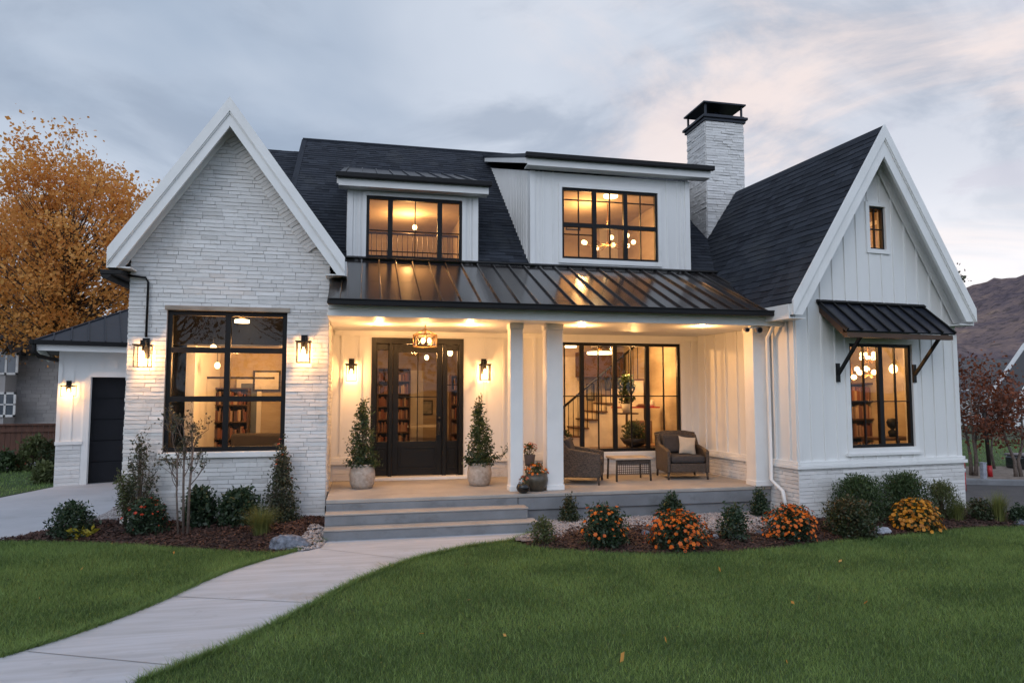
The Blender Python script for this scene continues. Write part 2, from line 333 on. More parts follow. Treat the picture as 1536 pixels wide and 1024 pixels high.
def thing(name, label, cat, loc=(0, 0, 0), rotz=0.0, group=None, world=False):
    o = bpy.data.objects.new(name, None); COL.objects.link(o); o.location = loc; o.rotation_euler = (0, 0, rotz)
    o.empty_display_size = 0.2; o['label'] = label; o['category'] = cat
    if group: o['group'] = group
    if world: WORLD.add(o.name)
    return o
def tag(o, label=None, cat=None, group=None, kind=None):
    if label: o['label'] = label
    if cat: o['category'] = cat
    if group: o['group'] = group
    if kind: o['kind'] = kind
    return o
def dup(root, loc, rotz, label, name=None):
    r = root.copy(); COL.objects.link(r); r.location = loc; r.rotation_euler = (0, 0, rotz); r['label'] = label
    for ch in list(root.children):
        c = ch.copy(); COL.objects.link(c); c.parent = r
        for g in list(ch.children):
            d = g.copy(); COL.objects.link(d); d.parent = c
    return r
def npmesh(name, V, Fk, k, m, parent=None, tone=None):
    """V (n,3), faces (m,k)"""
    me = bpy.data.meshes.new(name); nf = len(Fk)
    me.vertices.add(len(V)); me.vertices.foreach_set('co', np.asarray(V, np.float32).ravel())
    me.loops.add(nf * k); me.loops.foreach_set('vertex_index', np.asarray(Fk, np.int32).ravel())
    me.polygons.add(nf); me.polygons.foreach_set('loop_start', np.arange(0, nf * k, k, dtype=np.int32))
    me.update(calc_edges=True)
    a = me.attributes.new('tone', 'FLOAT', 'FACE')
    a.data.foreach_set('value', np.asarray(tone if tone is not None else RNG.random(nf), np.float32))
    me.materials.append(m); o = bpy.data.objects.new(name, me); COL.objects.link(o)
    if parent is not None: o.parent = parent
    return o
def unit(a): return a / np.maximum(np.linalg.norm(a, axis=1, keepdims=True), 1e-9)
def leaves(name, C, size, m, parent=None, aspect=0.5, up=0.3, tone=None, jit=0.35):
    C = np.asarray(C); n = len(C); d = unit(RNG.normal(size=(n, 3)) + np.array([0, 0, up])); q = unit(np.cross(d, RNG.normal(size=(n, 3))))
    s = (size * (1 + jit * RNG.normal(size=(n, 1))).clip(0.4, 2)); V = np.stack([C, C + d * s * .5 + q * s * aspect * .5, C + d * s, C + d * s * .5 - q * s * aspect * .5], 1).reshape(-1, 3)
    return npmesh(name, V, np.arange(4 * n).reshape(-1, 4), 4, m, parent, tone)
def blades(name, B, h, wd, m, parent=None, lean=0.35, tone=None, hj=0.3):
    B = np.asarray(B); n = len(B); th = RNG.random(n) * 2 * np.pi; sd_ = np.stack([np.cos(th), np.sin(th), 0 * th], 1)
    hh = h * (1 + hj * RNG.normal(size=(n, 1))).clip(0.35, 1.9); ln = RNG.normal(size=(n, 3)) * lean; ln[:, 2] = 0
    tip = B + (np.array([0, 0, 1.0]) + ln) * hh
    V = np.stack([B - sd_ * wd / 2, B + sd_ * wd / 2, tip], 1).reshape(-1, 3)
    return npmesh(name, V, np.arange(3 * n).reshape(-1, 3), 3, m, parent, tone)
def shrub_points(shape, rx, ry, h, ns, nl, spread=0.05, rnd=random):
    """sprigs from a low centre to an uneven outline; leaf positions along their outer part"""
    pts = []; sprigs = []
    lob = [(rnd.uniform(0, 6.28), rnd.uniform(.15, .9), rnd.uniform(.75, 1.22)) for _ in range(9)]
    for _ in range(ns):
        th = rnd.uniform(0, 2 * math.pi); z = rnd.random()
        if shape == 'cone': zz_ = z ** 1.25; rr = (1 - zz_) ** .85 * .95 + .06
        elif shape == 'column': zz_ = z; rr = .55 + .45 * math.sin(math.pi * min(1, z * 1.15 + .05)) - max(0, z - .8) * 2.3
        elif shape == 'vase': zz_ = .35 + .65 * z; rr = .25 + .8 * zz_ * rnd.uniform(.6, 1)
        else:
            zz_ = math.sin(z * math.pi / 2) ** .9; rr = math.sqrt(max(0, 1 - zz_ ** 2)) ** .7
            if z < .2: rr *= .92
        k = 1.0
        for (a, b, c) in lob:
            dd = math.exp(-((math.atan2(math.sin(th - a), math.cos(th - a)) / .55) ** 2 + ((zz_ - b) / .25) ** 2)); k += (c - 1) * dd
        k *= rnd.uniform(.70, 1.14)
        tip = Vector((rx * rr * k * math.cos(th), ry * rr * k * math.sin(th), h * zz_ * (k ** .5)))
        bz = max(0.02, tip.z - h * rnd.uniform(.15, .4)); base_ = Vector((tip.x * .2, tip.y * .2, bz))
        sprigs.append((base_, tip))
        for i in range(nl):
            t = rnd.uniform(.35, 1.03); p = base_.lerp(tip, t)
            pts.append((p.x + rnd.gauss(0, spread), p.y + rnd.gauss(0, spread), max(.01, p.z + rnd.gauss(0, spread))))
    return pts, sprigs
def stems_mesh(sprigs, k, r, c=Vector((0, 0, 0))):
    mb = MB()
    for b, t in random.sample(sprigs, min(k, len(sprigs))):
        root = Vector((t.x * .1, t.y * .1, 0)); mb.tube([c + root, c + root.lerp(b, .8), c + b.lerp(t, .95)], [r, r * .8, r * .3], 5)
    return mb

# ------------------------------------------------------------------ walls, stone, shingles
def cells(reg, holes):
    """split a convex region minus rectangular holes into convex pieces"""
    us = sorted({min(p[0] for p in reg), max(p[0] for p in reg)} | {h[0] for h in holes} | {h[1] for h in holes})
    out = []
    for a, b in zip(us, us[1:]):
        col = clip(clip(reg, -1, 0, -a), 1, 0, b)
        if len(col) < 3: continue
        hs = sorted([h for h in holes if h[0] < b - 1e-6 and h[1] > a + 1e-6], key=lambda h: h[2])
        lo = -1e9
        for h in hs + [(0, 0, 1e9, 1e9)]:
            c = clip(clip(col, 0, -1, -lo), 0, 1, h[2]) if h[2] < 1e8 else clip(col, 0, -1, -lo)
            if len(c) >= 3 and abs(area(c)) > 1e-5: out.append(c)
            lo = h[3]
    return out
def wall(mb, F, reg, holes=(), t=0.14, n=0.0):
    for c in cells(reg, holes): mb.prism(F, c, n - t, n)
    return mb
def battens(mb, F, reg, us, holes=(), wd=0.04, th=0.018, n=0.0):
    for u in us:
        r = clip(clip(reg, -1, 0, -(u - wd / 2)), 1, 0, u + wd / 2)
        if len(r) < 3: continue
        for c in cells(r, [h for h in holes if h[0] < u < h[1]] and [(u - wd, u + wd, h[2], h[3]) for h in holes if h[0] - wd / 2 < u < h[1] + wd / 2]): mb.prism(F, c, n, n + th)
    return mb
def stones(mb, F, reg, holes=(), rh=0.064, lmin=0.15, lmax=0.42, dep=(0.005, 0.015), n=0.0, gap=0.0028, rnd=random):
    z0, z1 = min(p[1] for p in reg), max(p[1] for p in reg); u0, u1 = min(p[0] for p in reg), max(p[0] for p in reg)
    zs = [z0]; edges = sorted({h[2] for h in holes} | {h[3] for h in holes} | {z1})
    while zs[-1] < z1 - 1e-4:
        nz = zs[-1] + rh * rnd.uniform(.86, 1.16)
        for e in edges:
            if zs[-1] + 1e-4 < e < nz + rh * .45: nz = e; break
        zs.append(min(nz, z1))
    for a, b in zip(zs, zs[1:]):
        iv = [(u0, u1)]
        for h in holes:
            if h[2] < b - 1e-4 and h[3] > a + 1e-4:
                iv = [x for i in iv for x in ((i[0], min(i[1], h[0])), (max(i[0], h[1]), i[1])) if x[1] - x[0] > .01]
        for (p, q) in iv:
            u = p
            while u < q - 1e-4:
                e = u + rnd.uniform(lmin, lmax)
                if q - e < lmin * .6: e = q
                g = gap * rnd.uniform(.2, 1.5); k = max(2, int((e - u) / .07))
                wz = .003
                bot = [(u + g + (e - u - 2 * g) * i / k, a + g * .6 + rnd.uniform(-.2, 1) * wz) for i in range(k + 1)]
                top = [(e - g - (e - u - 2 * g) * i / k, b - g * .6 - rnd.uniform(-.2, 1) * wz) for i in range(k + 1)]
                pl = clip_convex(bot + top, reg)
                if len(pl) >= 3 and area(pl) > 2e-4:
                    d = rnd.uniform(*dep); tl = rnd.uniform(-.006, .006); m_ = len(pl)
                    cu, cz = (u + e) / 2, (a + b) / 2
                    fv = [P3(F, cu + (x - cu) * .994, cz + (z - cz) * .95, n + d + tl * (z - cz) / rh + rnd.uniform(-.0025, .0025)) for x, z in pl]
                    bv = [P3(F, x, z, n) for x, z in pl]
                    mb.add(fv + bv, [tuple(range(m_))] + [(i, m_ + i, m_ + (i + 1) % m_, (i + 1) % m_) for i in range(m_)], min(1, max(0, rnd.gauss(.72, .22))))
                u = e
    return mb
def shingles(mb, F, reg, holes=(), ex=0.14, rnd=random):
    v0, v1 = min(p[1] for p in reg), max(p[1] for p in reg); u0, u1 = min(p[0] for p in reg), max(p[0] for p in reg)
    v = v0; row = 0
    while v < v1:
        u = u0 - rnd.uniform(0, .3)
        while u < u1:
            e = u + rnd.choice([.16, .22, .3, .34]); jag = rnd.choice([0, 0, .012, .02])
            pl = [(u, v - .02 - jag), (e, v - .02 - jag), (e, v + ex), (u, v + ex)]
            pl = clip_convex(pl, reg)
            if len(pl) >= 3:
                for c in (cells(pl, holes) if holes else [pl]):
                    th = rnd.uniform(.006, .014); k = len(c)
                    fv = [P3(F, x, y, th * (1 - (y - v) / ex) + .012) for x, y in c]; bv = [P3(F, x, y, 0) for x, y in c]
                    mb.add(fv + bv, [tuple(range(k))] + [(i, k + i, k + (i + 1) % k, (i + 1) % k) for i in range(k)], rnd.random())
            u = e
        v += ex; row += 1
    return mb
def rect(a, b, c, d): return [(a, c), (b, c), (b, d), (a, d)]
def window(F, u0, u1, z0, z1, vm, hm, parent, vthin=(), hthin=(), fw=0.055, mw=0.06, tw=0.018, rec=0.05, name='window'):
    """black framed window: outer frame and thick bars in one mesh, thin bars and glass under it. vthin/hthin: (pos, lo, hi)"""
    mb = MB(); a, b = -rec - .05, -rec + .02
    mb.prism(F, rect(u0, u0 + fw, z0, z1), a, b); mb.prism(F, rect(u1 - fw, u1, z0, z1), a, b)
    mb.prism(F, rect(u0 + fw, u1 - fw, z1 - fw, z1), a, b); mb.prism(F, rect(u0 + fw, u1 - fw, z0, z0 + fw), a, b)
    for x in vm: mb.prism(F, rect(x - mw / 2, x + mw / 2, z0 + fw, z1 - fw), a + .004, b - .003)
    for y in hm:
        xs = [u0 + fw] + [t for x in vm for t in (x - mw / 2, x + mw / 2)] + [u1 - fw]
        for p, q in zip(xs[::2], xs[1::2]): mb.prism(F, rect(p, q, y - mw / 2, y + mw / 2), a + .006, b - .006)
    fo = mb.build(name, M['black'], parent)
    if vthin or hthin:
        t = MB()
        for x, p, q in vthin: t.prism(F, rect(x - tw / 2, x + tw / 2, p, q), a + .018, b - .016)
        for y, p, q in hthin: t.prism(F, rect(p, q, y - tw / 2, y + tw / 2), a + .020, b - .018)
        t.build('muntin', M['black'], fo)
    g = MB(); g.prism(F, rect(u0 + fw * .5, u1 - fw * .5, z0 + fw * .5, z1 - fw * .5), a + .030, a + .034)
    me = MB(); me.add([P3(F, u0 + .01, z0 + .01, a + .03), P3(F, u1 - .01, z0 + .01, a + .03), P3(F, u1 - .01, z1 - .01, a + .03), P3(F, u0 + .01, z1 - .01, a + .03)], [(0, 1, 2, 3)])
    me.build('pane', M['glass'], fo)
    return fo
def room(x0, x1, y0, y1, z0, z1, parent, F=None, wmat='iwall', name='interior_walls', fmat='ifloor'):
    """shell of a room: side, back walls and ceiling, separate floor; open towards the front wall"""
    mb = MB(); t = .08
    mb.box(x0 - t, y0, z0, x0, y1, z1, F); mb.box(x1, y0, z0, x1 + t, y1, z1, F)
    mb.box(x0 - t, y1, z0, x1 + t, y1 + t, z1, F); mb.box(x0 - t, y0, z1, x1 + t, y1 + t, z1 + t, F)
    o = mb.build(name, M[wmat], parent)
    f = MB(); f.box(x0 - t, y0, z0 - t, x1 + t, y1 + t, z0, F); f.build('interior_floor', M[fmat], parent)
    return o
LAMP_COL = (1.0, 0.50, 0.175)
def lamp(loc, energy, rad=0.05, col=LAMP_COL, parent=None, name='lamp_light'):
    l = bpy.data.lights.new(name, 'POINT'); l.energy = energy; l.shadow_soft_size = rad; l.color = col
    o = bpy.data.objects.new(name, l); COL.objects.link(o); o.location = loc
    if parent is not None: o.parent = parent
    return o

# ================================================================== THE HOUSE
H = thing('farmhouse', 'white modern farmhouse with black windows, dark roofs, brick gable and lit front porch', 'house', (2, 13, 0), world=True)
YP, YD, YG = 13.0, 12.8, 11.45                      # porch wall, dormer fronts, brick gable front
MS = 0.796; ML = math.hypot(1, MS)                  # main roof slope
def main_z(y): return 4.55 + MS * (y - YD)
# --- brick gable
FG = vframe((0, YG, 0), 0)
gx0, gx1, gc = -3.53, -0.56, -2.10; SX = -.515
EL, ER, EZ, AZ = -3.74, -0.31, 4.20, 6.66           # rake: eaves and apex
sl = (AZ - EZ) / (gc - EL); sr_ = (AZ - EZ) / (ER - gc)
regG = [(gx0, -.1), (gx1, -.1), (gx1, AZ - .16 - sr_ * (gx1 - gc)), (gc, AZ - .16), (gx0, AZ - .16 - sl * (gc - gx0))]
GW = (-2.985, -1.205, 1.19, 3.385)
wall(MB(), FG, regG, [GW], .2, -.0).build('gable_wall', M['mortar'], H)
st = stones(MB(), FG, regG, [GW])
FGr = vframe((gx1, 0, 0), 90)                        # right side of the gable block, faces +X
stones(st, FGr, rect(YG + .002, YP, .3, 4.1)); wall_r = wall(MB(), FGr, rect(YG + .2, YP, -.1, 4.1), (), .15); wall_r.build('gable_side_wall', M['mortar'], H)
FGl = vframe((gx0, 0, 0), -90)
stones(st, FGl, rect(-18.0, -YG - .002, -.1, 4.1)); wall(MB(), FGl, rect(-18.0, -YG - .2, -.1, 4.1), (), .15).build('gable_side_wall', M['mortar'], H)
st.build('stone_facing', M['stone'], H)
# wood lintel and stone sill of the gable window
lt = MB(); lt.box(GW[0] - .03, YG - .04, 3.387, GW[1] + .04, YG + .12, 3.455); lt.build('lintel', mat('weathered_lintel', (.42, .37, .31), .8, (.25, .2, .16), 9, .003, 40, stretch=(.3, 1, 1)), H)
si = MB(); si.box(GW[0] - .06, YG - .07, 1.10, GW[1] + .06, YG + .1, 1.188); si.build('window_sill', M['trim'], H, .008)
window(FG, GW[0], GW[1], GW[2], GW[3], [-2.10], [2.77, 2.005], H, fw=.07, mw=.085, rec=.06)
# gable roof: two slopes, thick white rake boards, soffit, crown
def gable_roof(F, uc, ul, ur, ze, za, nfront, nback, parent, zer=None, fascia=.235, shingle='shingle', cut=.24):
    """F vertical frame of the gable; nfront towards viewer (n>0); roof from nfront back to nback (negative)"""
    zer = ze if zer is None else zer
    for side, ue, z_e in ((-1, ul, ze), (1, ur, zer)):
        dirv = Vector(F[1] * (uc - ue) + F[2] * (za - z_e)); L = dirv.length; dv = dirv.normalized()
        back = P3(F, ue, z_e, nback); front = P3(F, ue, z_e, nfront)
        if side < 0: Fs = fr(back, F[3], dv)
        else: Fs = fr(front, -F[3], dv)
        dep = nfront - nback
        sh = shingles(MB(), Fs, rect(0, dep, 0, L))
        o = sh.build('roof', M[shingle], parent)
        und = MB(); und.prism(Fs, rect(0.02, dep - .02, 0.0, L - .0), -.05, -.002)
        und.build('soffit', M['trim'], o)
        # rake boards in the gable plane: main board and an upper moulding that stands proud
        ux, uz = (uc - ue), (za - z_e); nrm = (uz / L * (-1 if side < 0 else 1), abs(ux) / L)
        OFFM = .09
        def band(off0, off1, n0, n1, mb, ext=0.0):
            a = (ue - nrm[0] * off0, z_e - nrm[1] * off0); 
            c0 = za - off0 / nrm[1]; c1 = za - off1 / nrm[1]
            e0 = (ue, z_e - off0 / nrm[1]); e1 = (ue, z_e - off1 / nrm[1])
            pl_ = [e0, (uc, c0), (uc, c1), e1]
            if area(pl_) < 0: pl_ = pl_[::-1]
            pl_ = clip(pl_, 0, -1, -(z_e - cut))
            if len(pl_) > 2: mb.prism(F, pl_, n0, n1)
        rb = MB(); band(-.0, fascia, nfront - .045, nfront, rb); band(-.028, .10, nfront, nfront + .035, rb); band(.10, .118, nfront, nfront + .018, rb)
        rb.build('rake_board', M['trim'], o)
        sf = MB(); band(.045, .075, nfront - .33, nfront - .046, sf); sf.build('rake_soffit', M['trim'], o)
        fr2 = MB(); band(.076, .21, .04, .058, fr2); fr2.build('frieze_board', M['trim'], o)
        eb = MB()
        eb.box(ue - (.028 if side < 0 else 0), z_e - .24, nback, ue + (.0 if side < 0 else .028), z_e - .005, nfront - .05, F)
        eb.build('eave_fascia', M['trim'], o)
        es = MB(); inn = ue + (.3 if side < 0 else -.3)
        es.box(min(ue, inn), z_e - .235, nback, max(ue, inn), z_e - .215, nfront - .05, F); es.build('eave_soffit', M['trim'], o)
    rc = MB()
    for sgn, ue, z_e in ((-1, ul, ze), (1, ur, zer)):
        ux = ue - uc; uz = z_e - za; L = math.hypot(ux, uz)
        p = [(uc, za + .045), (uc + ux / L * .16, za + uz / L * .16 + .045), (uc + ux / L * .16, za + uz / L * .16 + .025), (uc, za + .025)]
        rc.prism(F, p, nback, nfront + .01)
    rc.build('ridge_cap', M[shingle], parent)
gable_roof(FG, gc, EL, ER, EZ, AZ, .37, -7.5, H)
# soldier course under the right rake (narrow bricks following the slope)
sd_ = MB(); dx_, dz_ = (ER - gc), (EZ - AZ); Lr = math.hypot(dx_, dz_); dx_, dz_ = dx_ / Lr, dz_ / Lr; k = .25
while k < Lr - .5:
    x_, z_ = gc + dx_ * k + dz_ * .10, AZ + dz_ * k - dx_ * .10; w_ = .062 * random.uniform(.85, 1.1); ll = random.uniform(.27, .30)
    q = [(x_, z_), (x_ + dz_ * ll, z_ - dx_ * ll), (x_ + dz_ * ll + dx_ * w_, z_ - dx_ * ll + dz_ * w_), (x_ + dx_ * w_, z_ + dz_ * w_)]
    sd_.prism(FG, q, .002, random.uniform(.028, .042), random.uniform(.4, .9)); k += w_ + .006
sd_.build('soldier_course', M['stone'], H)
# --- main block
FP = vframe((0, YP, 0), 0)
ZF = 0.495; ZC = 3.255                               # porch floor, porch ceiling
DR = (0.15, 1.88, ZF, 3.13); PW = (3.55, 6.38, .93, 3.10)
XR = 6.86
regP = rect(gx1, XR, -.1, 4.4)
holesP = [(DR[0] - .13, DR[1] + .13, 0, DR[3] + .0), (PW[0] - .12, PW[1] + .12, 0, PW[3] + .12)]
bt = wall(MB(), FP, regP, [DR, PW], .16); battens(bt, FP, rect(gx1, XR, .93, ZC), [-.38, -.05, 2.30, 2.33 + .33, 2.99, 3.29, 6.64, 6.8], holesP, .045, .028)
for u in (-.22, .0, .45, .75, 1.05, 1.35, 1.65, 2.12, 2.48): battens(bt, FP, rect(gx1, XR, 3.14, ZC), [u], (), .04, .024)
bt.build('porch_wall', M['board'], H)
for a_, b_ in ((gx1 + .03, DR[0] - .1), (DR[1] + .1, XR)): stones(MB(), FP, rect(a_, b_, ZF, .79), (), .062).build('stone_base', M['stone'], H)
for a, b in ((gx1 + .01, DR[0] - .10), (DR[1] + .10, XR - .01)):
    bd = MB(); bd.box(a, YP - .06, .79, b, YP + .01, .87); bd.box(a, YP - .035, .872, b, YP + .01, .925)
    bd.build('base_band', M['trim'], H, .006)
tr = MB()     # window casing and door threshold
for a, b, c, d in ((PW[0] - .09, PW[0], PW[2], PW[3] + .09), (PW[1], PW[1] + .09, PW[2], PW[3] + .09), (PW[0], PW[1], PW[3], PW[3] + .09)): tr.prism(FP, rect(a, b, c, d), 0, .025)
tr.build('window_casing', M['trim'], H)
th = MB(); th.box(DR[0] - .06, YP - .18, ZF + .002, DR[1] + .06, YP + .12, ZF + .055); th.build('threshold', M['trim'], H, .006)
px_ = [PW[0] + .02 + (PW[1] - PW[0] - .04) * i / 4 for i in (1, 2, 3)]
pc = [PW[0]] + px_ + [PW[1]]
window(FP, PW[0], PW[1], PW[2], PW[3], px_, [], H, vthin=[((a + b) / 2, PW[2] + .05, PW[3] - .05) for a, b in zip(pc, pc[1:])],
       hthin=[(2.03, a + .04, b - .04) for a, b in zip(pc, pc[1:])], fw=.06, mw=.085, tw=.022, rec=.03)
# --- front door with side lights
dz0, dz1 = ZF + .055, DR[3]
fm = MB(); F = FP; c0, c1 = DR[0], DR[1]
for r_ in (rect(c0, c0 + .09, dz0, dz1), rect(c1 - .09, c1, dz0, dz1), rect(c0 + .09, c1 - .09, dz1 - .11, dz1)): fm.prism(F, r_, -.12, .035)
m1, m2 = c0 + .36, c1 - .36
for x in (m1, m2): fm.prism(F, rect(x - .035, x + .035, dz0, dz1 - .11), -.118, .02)
do = fm.build('door_frame', M['door'], H, .004)
def leaf(u0, u1, z0, z1, g0, g1, gu, hb, vb, nm, parent, rec=-.03):
    mb = MB(); gl, gr = u0 + gu, u1 - gu; n0, n1 = rec - .045, rec
    for r_ in (rect(u0, gl, z0, z1), rect(gr, u1, z0, z1), rect(gl, gr, g1, z1), rect(gl, gr, z0, g0)): mb.prism(F, r_, n0, n1)
    a, b = z0 + .13, g0 - .13                        # raised bottom panel
    for r_ in (rect(gl, gr, b, b + .022), rect(gl, gr, a - .022, a), rect(gl, gl + .022, a, b), rect(gr - .022, gr, a, b)): mb.prism(F, r_, n1, n1 + .014)
    mb.prism(F, rect(gl + .05, gr - .05, a + .03, b - .03), n1, n1 + .009)
    for x in vb: mb.prism(F, rect(x - .009, x + .009, g0, g1), n0 + .01, n1 - .008)
    for y in hb: mb.prism(F, rect(gl, gr, y - .009, y + .009), n0 + .012, n1 - .01)
    o = mb.build(nm, M['door'], parent, .003)
    g = MB(); g.add([P3(F, gl - .01, g0 - .01, n0 + .02), P3(F, gr + .01, g0 - .01, n0 + .02), P3(F, gr + .01, g1 + .01, n0 + .02), P3(F, gl - .01, g1 + .01, n0 + .02)], [(0, 1, 2, 3)])
    g.build('pane', M['glass'], o); return o
cx = (c0 + c1) / 2
dl = leaf(m1 + .04, m2 - .04, dz0 + .01, dz1 - .115, 1.19, 2.86, .105, [2.02], [cx], 'front_door', H)
leaf(c0 + .092, m1 - .037, dz0 + .01, dz1 - .115, 1.19, 2.90, .02, [2.25], [], 'sidelight', H)
leaf(m2 + .037, c1 - .092, dz0 + .01, dz1 - .115, 1.19, 2.90, .02, [2.25], [], 'sidelight', H)
hd = MB(); hd.box(m2 - .125, YP - .005, 1.30, m2 - .075, YP + .03, 1.55); hd.tube([(m2 - .10, YP - .01, 1.32), (m2 - .10, YP - .07, 1.34), (m2 - .10, YP - .07, 1.50), (m2 - .10, YP - .01, 1.53)], .011, 8)
hd.ball((m2 - .10, YP - .02, 1.62), .028); hd.build('door_handle', M['darkmetal'], dl)
# --- porch: slab, steps, ceiling, fascia, columns
YS = 10.75
sl_ = MB(); sl_.box(SX, YS, ZF - .06, 6.95, YP, ZF); sl_.box(-.8, YG + .3, ZF - .3, SX, YP, ZF - .004); sl_.build('porch_floor', M['concrete'], H, .012)
sf = MB(); sf.box(2.45, YS + .015, ZF - .26, 6.94, YS + .3, ZF - .062); sf.box(2.45, YS + .05, -.1, 6.94, YS + .3, ZF - .265); sf.build('porch_slab_face', M['riser'], H, .008)
for i, (y, z, xe) in enumerate(((10.15, .165, 2.62), (10.45, .33, 2.53), (10.752, ZF - .062, 2.44))):
    s_ = MB(); s_.box(SX + .002, y, z - .165 if i else -.1, xe, y + .32 if i < 2 else y + .2, z - (.022 if i < 2 else 0))
    o = s_.build('step', M['riser'], H, .01)
    if i < 2:
        t_ = MB(); t_.box(SX + .001, y - .012, z - .0215, xe + .008, y + .33, z); t_.build('tread', M['concrete'], o, .006)
ce = MB(); ce.box(gx1 + .02, 10.45, ZC, 7.3, YP, ZC + .04)
ce.build('porch_ceiling', M['trim'], H)
fa = MB(); fa.box(gx1 + .04, 10.36, ZC - .02, 7.02, 10.46, 3.40); fa.box(gx1 + .04, 10.33, 3.34, 7.02, 10.358, 3.41)
fa.build('porch_fascia', M['trim'], H, .006)
cr = MB()      # crown where the ceiling meets the wall
cr.box(gx1 + .04, YP - .03, ZC - .09, XR, YP - .001, ZC - .001); cr.build('crown_trim', M['trim'], H)
for a, b, y in ((2.375, 2.59, 11.02), (3.00, 3.28, 11.02), (6.64, 6.94, 10.72)):
    c_ = MB(); d_ = (b - a); c_.box(a, y, ZF + .002, b, y + d_, ZC - .001)
    c_.box(a - .012, y - .012, ZF + .002, b + .012, y + d_ + .012, ZF + .09); c_.box(a - .012, y - .012, ZC - .1, b + .012, y + d_ + .012, ZC - .002)
    c_.build('porch_column', M['trim'], H, .006)
# recessed porch lights
for px, py in ((569, 486), (705, 487), (873, 488), (1053, 489)):
    p = gp(px, py, ZC); d_ = MB(); d_.lathe([(.085, -.012), (.085, .0), (.06, .002)], (p.x, p.y, ZC - .002), 20); o = d_.build('downlight', M['trim'], H)
    e_ = MB(); e_.lathe([(.058, -.016), (.058, -.013)], (p.x, p.y, ZC - .002), 20); e_.build('bulb', M['downlight'], o)
    lamp((p.x - 2, p.y - 13, ZC - .12), 34, .05, parent=H, name='downlight_lamp')
# --- porch metal roof
y0r, z0r = 10.22, 3.43; sm_ = (4.57 - z0r) / (YD - y0r)
Fm = fr((gx1 + .0, y0r, z0r), (1, 0, 0), (0, 1, sm_)); Lm = math.hypot(YD - y0r, 4.57 - z0r)
mr = MB(); mr.prism(Fm, rect(.03, 7.95, 0, Lm + .1), -.03, 0)
mo = mr.build('porch_metal_roof', M['metal'], H)
sm = MB(); u = .2
while u < 7.9: sm.prism(Fm, rect(u - .011, u + .011, .01, Lm), .0, .036); u += .305
sm.build('standing_seams', M['metal'], mo, .004)
gt = MB(); gt.box(gx1 + .045, y0r - .10, 3.375, 7.0, y0r - .002, 3.46); gt.box(gx1 + .045, y0r - .115, 3.445, 7.0, y0r + .02, 3.468)
gt.build('gutter', M['black'], H, .01)
fl = MB(); fl.prism(Fm, rect(.2, 7.9, Lm - .12, Lm), .037, .05); fl.build('flashing', M['black'], mo)
# --- main roof
XL, XE = -1.60, 9.6; RL = (17.8 - YD) * ML
Fr = fr((0, YD - .1, main_z(YD - .1)), (1, 0, 1e-9), (0, 1, MS)); RL += .1 * ML
DL = (-.33, 2.12, 5.93, .36); DRt = (3.15, 6.55, 6.46, .34)   # dormers: x0,x1, wall top, roof slope
def dormer_depth(zt, s): return (zt - 4.55) / (MS - s)
hl = (DL[0] + .08, DL[1] - .08, -.1, (dormer_depth(6.02, DL[3]) - .3) * ML); hr = (DRt[0] + .08, DRt[1] - .08, -.1, (dormer_depth(6.6, DRt[3]) - .3) * ML)
shingles(MB(), Fr, rect(XL, XE, 0, RL), [hl, hr]).build('main_roof', M['shingle'], H)
dk = MB()
for c in cells(rect(XL, XE, 0, RL), [hl, hr]): dk.prism(Fr, c, -.22, 0)
dk.prism(Fr, rect(XL - .02, XL + .10, 0, RL), -.2, .03)
dk.build('roof_deck', M['shingle'], H)
Fb = fr((XL, 22.8, 4.55), (-1, 0, 0), (0, -1, MS)); bk = MB(); bk.prism(fr((XE, 22.8, 4.55), (-1, 0, 0), (0, -1, MS)), rect(0, XE - XL, 0, 5 * ML), -.2, 0); bk.build('rear_roof', M['shingle'], H)
rg = MB(); rg.tube([(XL, 17.8, 8.55), (XE, 17.8, 8.55)], .05, 6, smooth=False); rg.build('ridge_cap', M['shingle'], H)
F2 = fr((0, YD - .1, main_z(YD - .1) - .30), (1, 0, 1e-9), (0, 1, MS))
shingles(MB(), F2, rect(-3.3, XL, 0, RL - .05)).build('lower_roof', M['shingle'], H)
d2 = MB(); d2.prism(F2, rect(-3.3, XL, 0, RL - .02), -.15, 0); d2.prism(fr((XL, 22.8, 4.2), (-1, 0, 0), (0, -1, MS)), rect(0, 1.7, 0, 5 * ML), -.2, 0); d2.build('lower_roof_deck', M['shingle'], H)
# end walls under the main roof, rear wall
for x, dg in ((-3.1, -90), (9.4, 90)):
    FE = vframe((x, 0, 0), dg); sg = 1 if dg > 0 else -1
    pts = [(13.2, -.1), (22.4, -.1), (22.4, 4.4), (17.8, 8.1), (13.2, 4.5)]
    wall(MB(), FE, [(sg * a, b) for a, b in (pts if sg > 0 else pts[::-1])], (), .15).build('end_wall', M['board'], H)
rw = MB(); rw.box(-3.0, 22.3, -.1, 9.3, 22.45, 4.5); rw.build('rear_wall', M['board'], H)
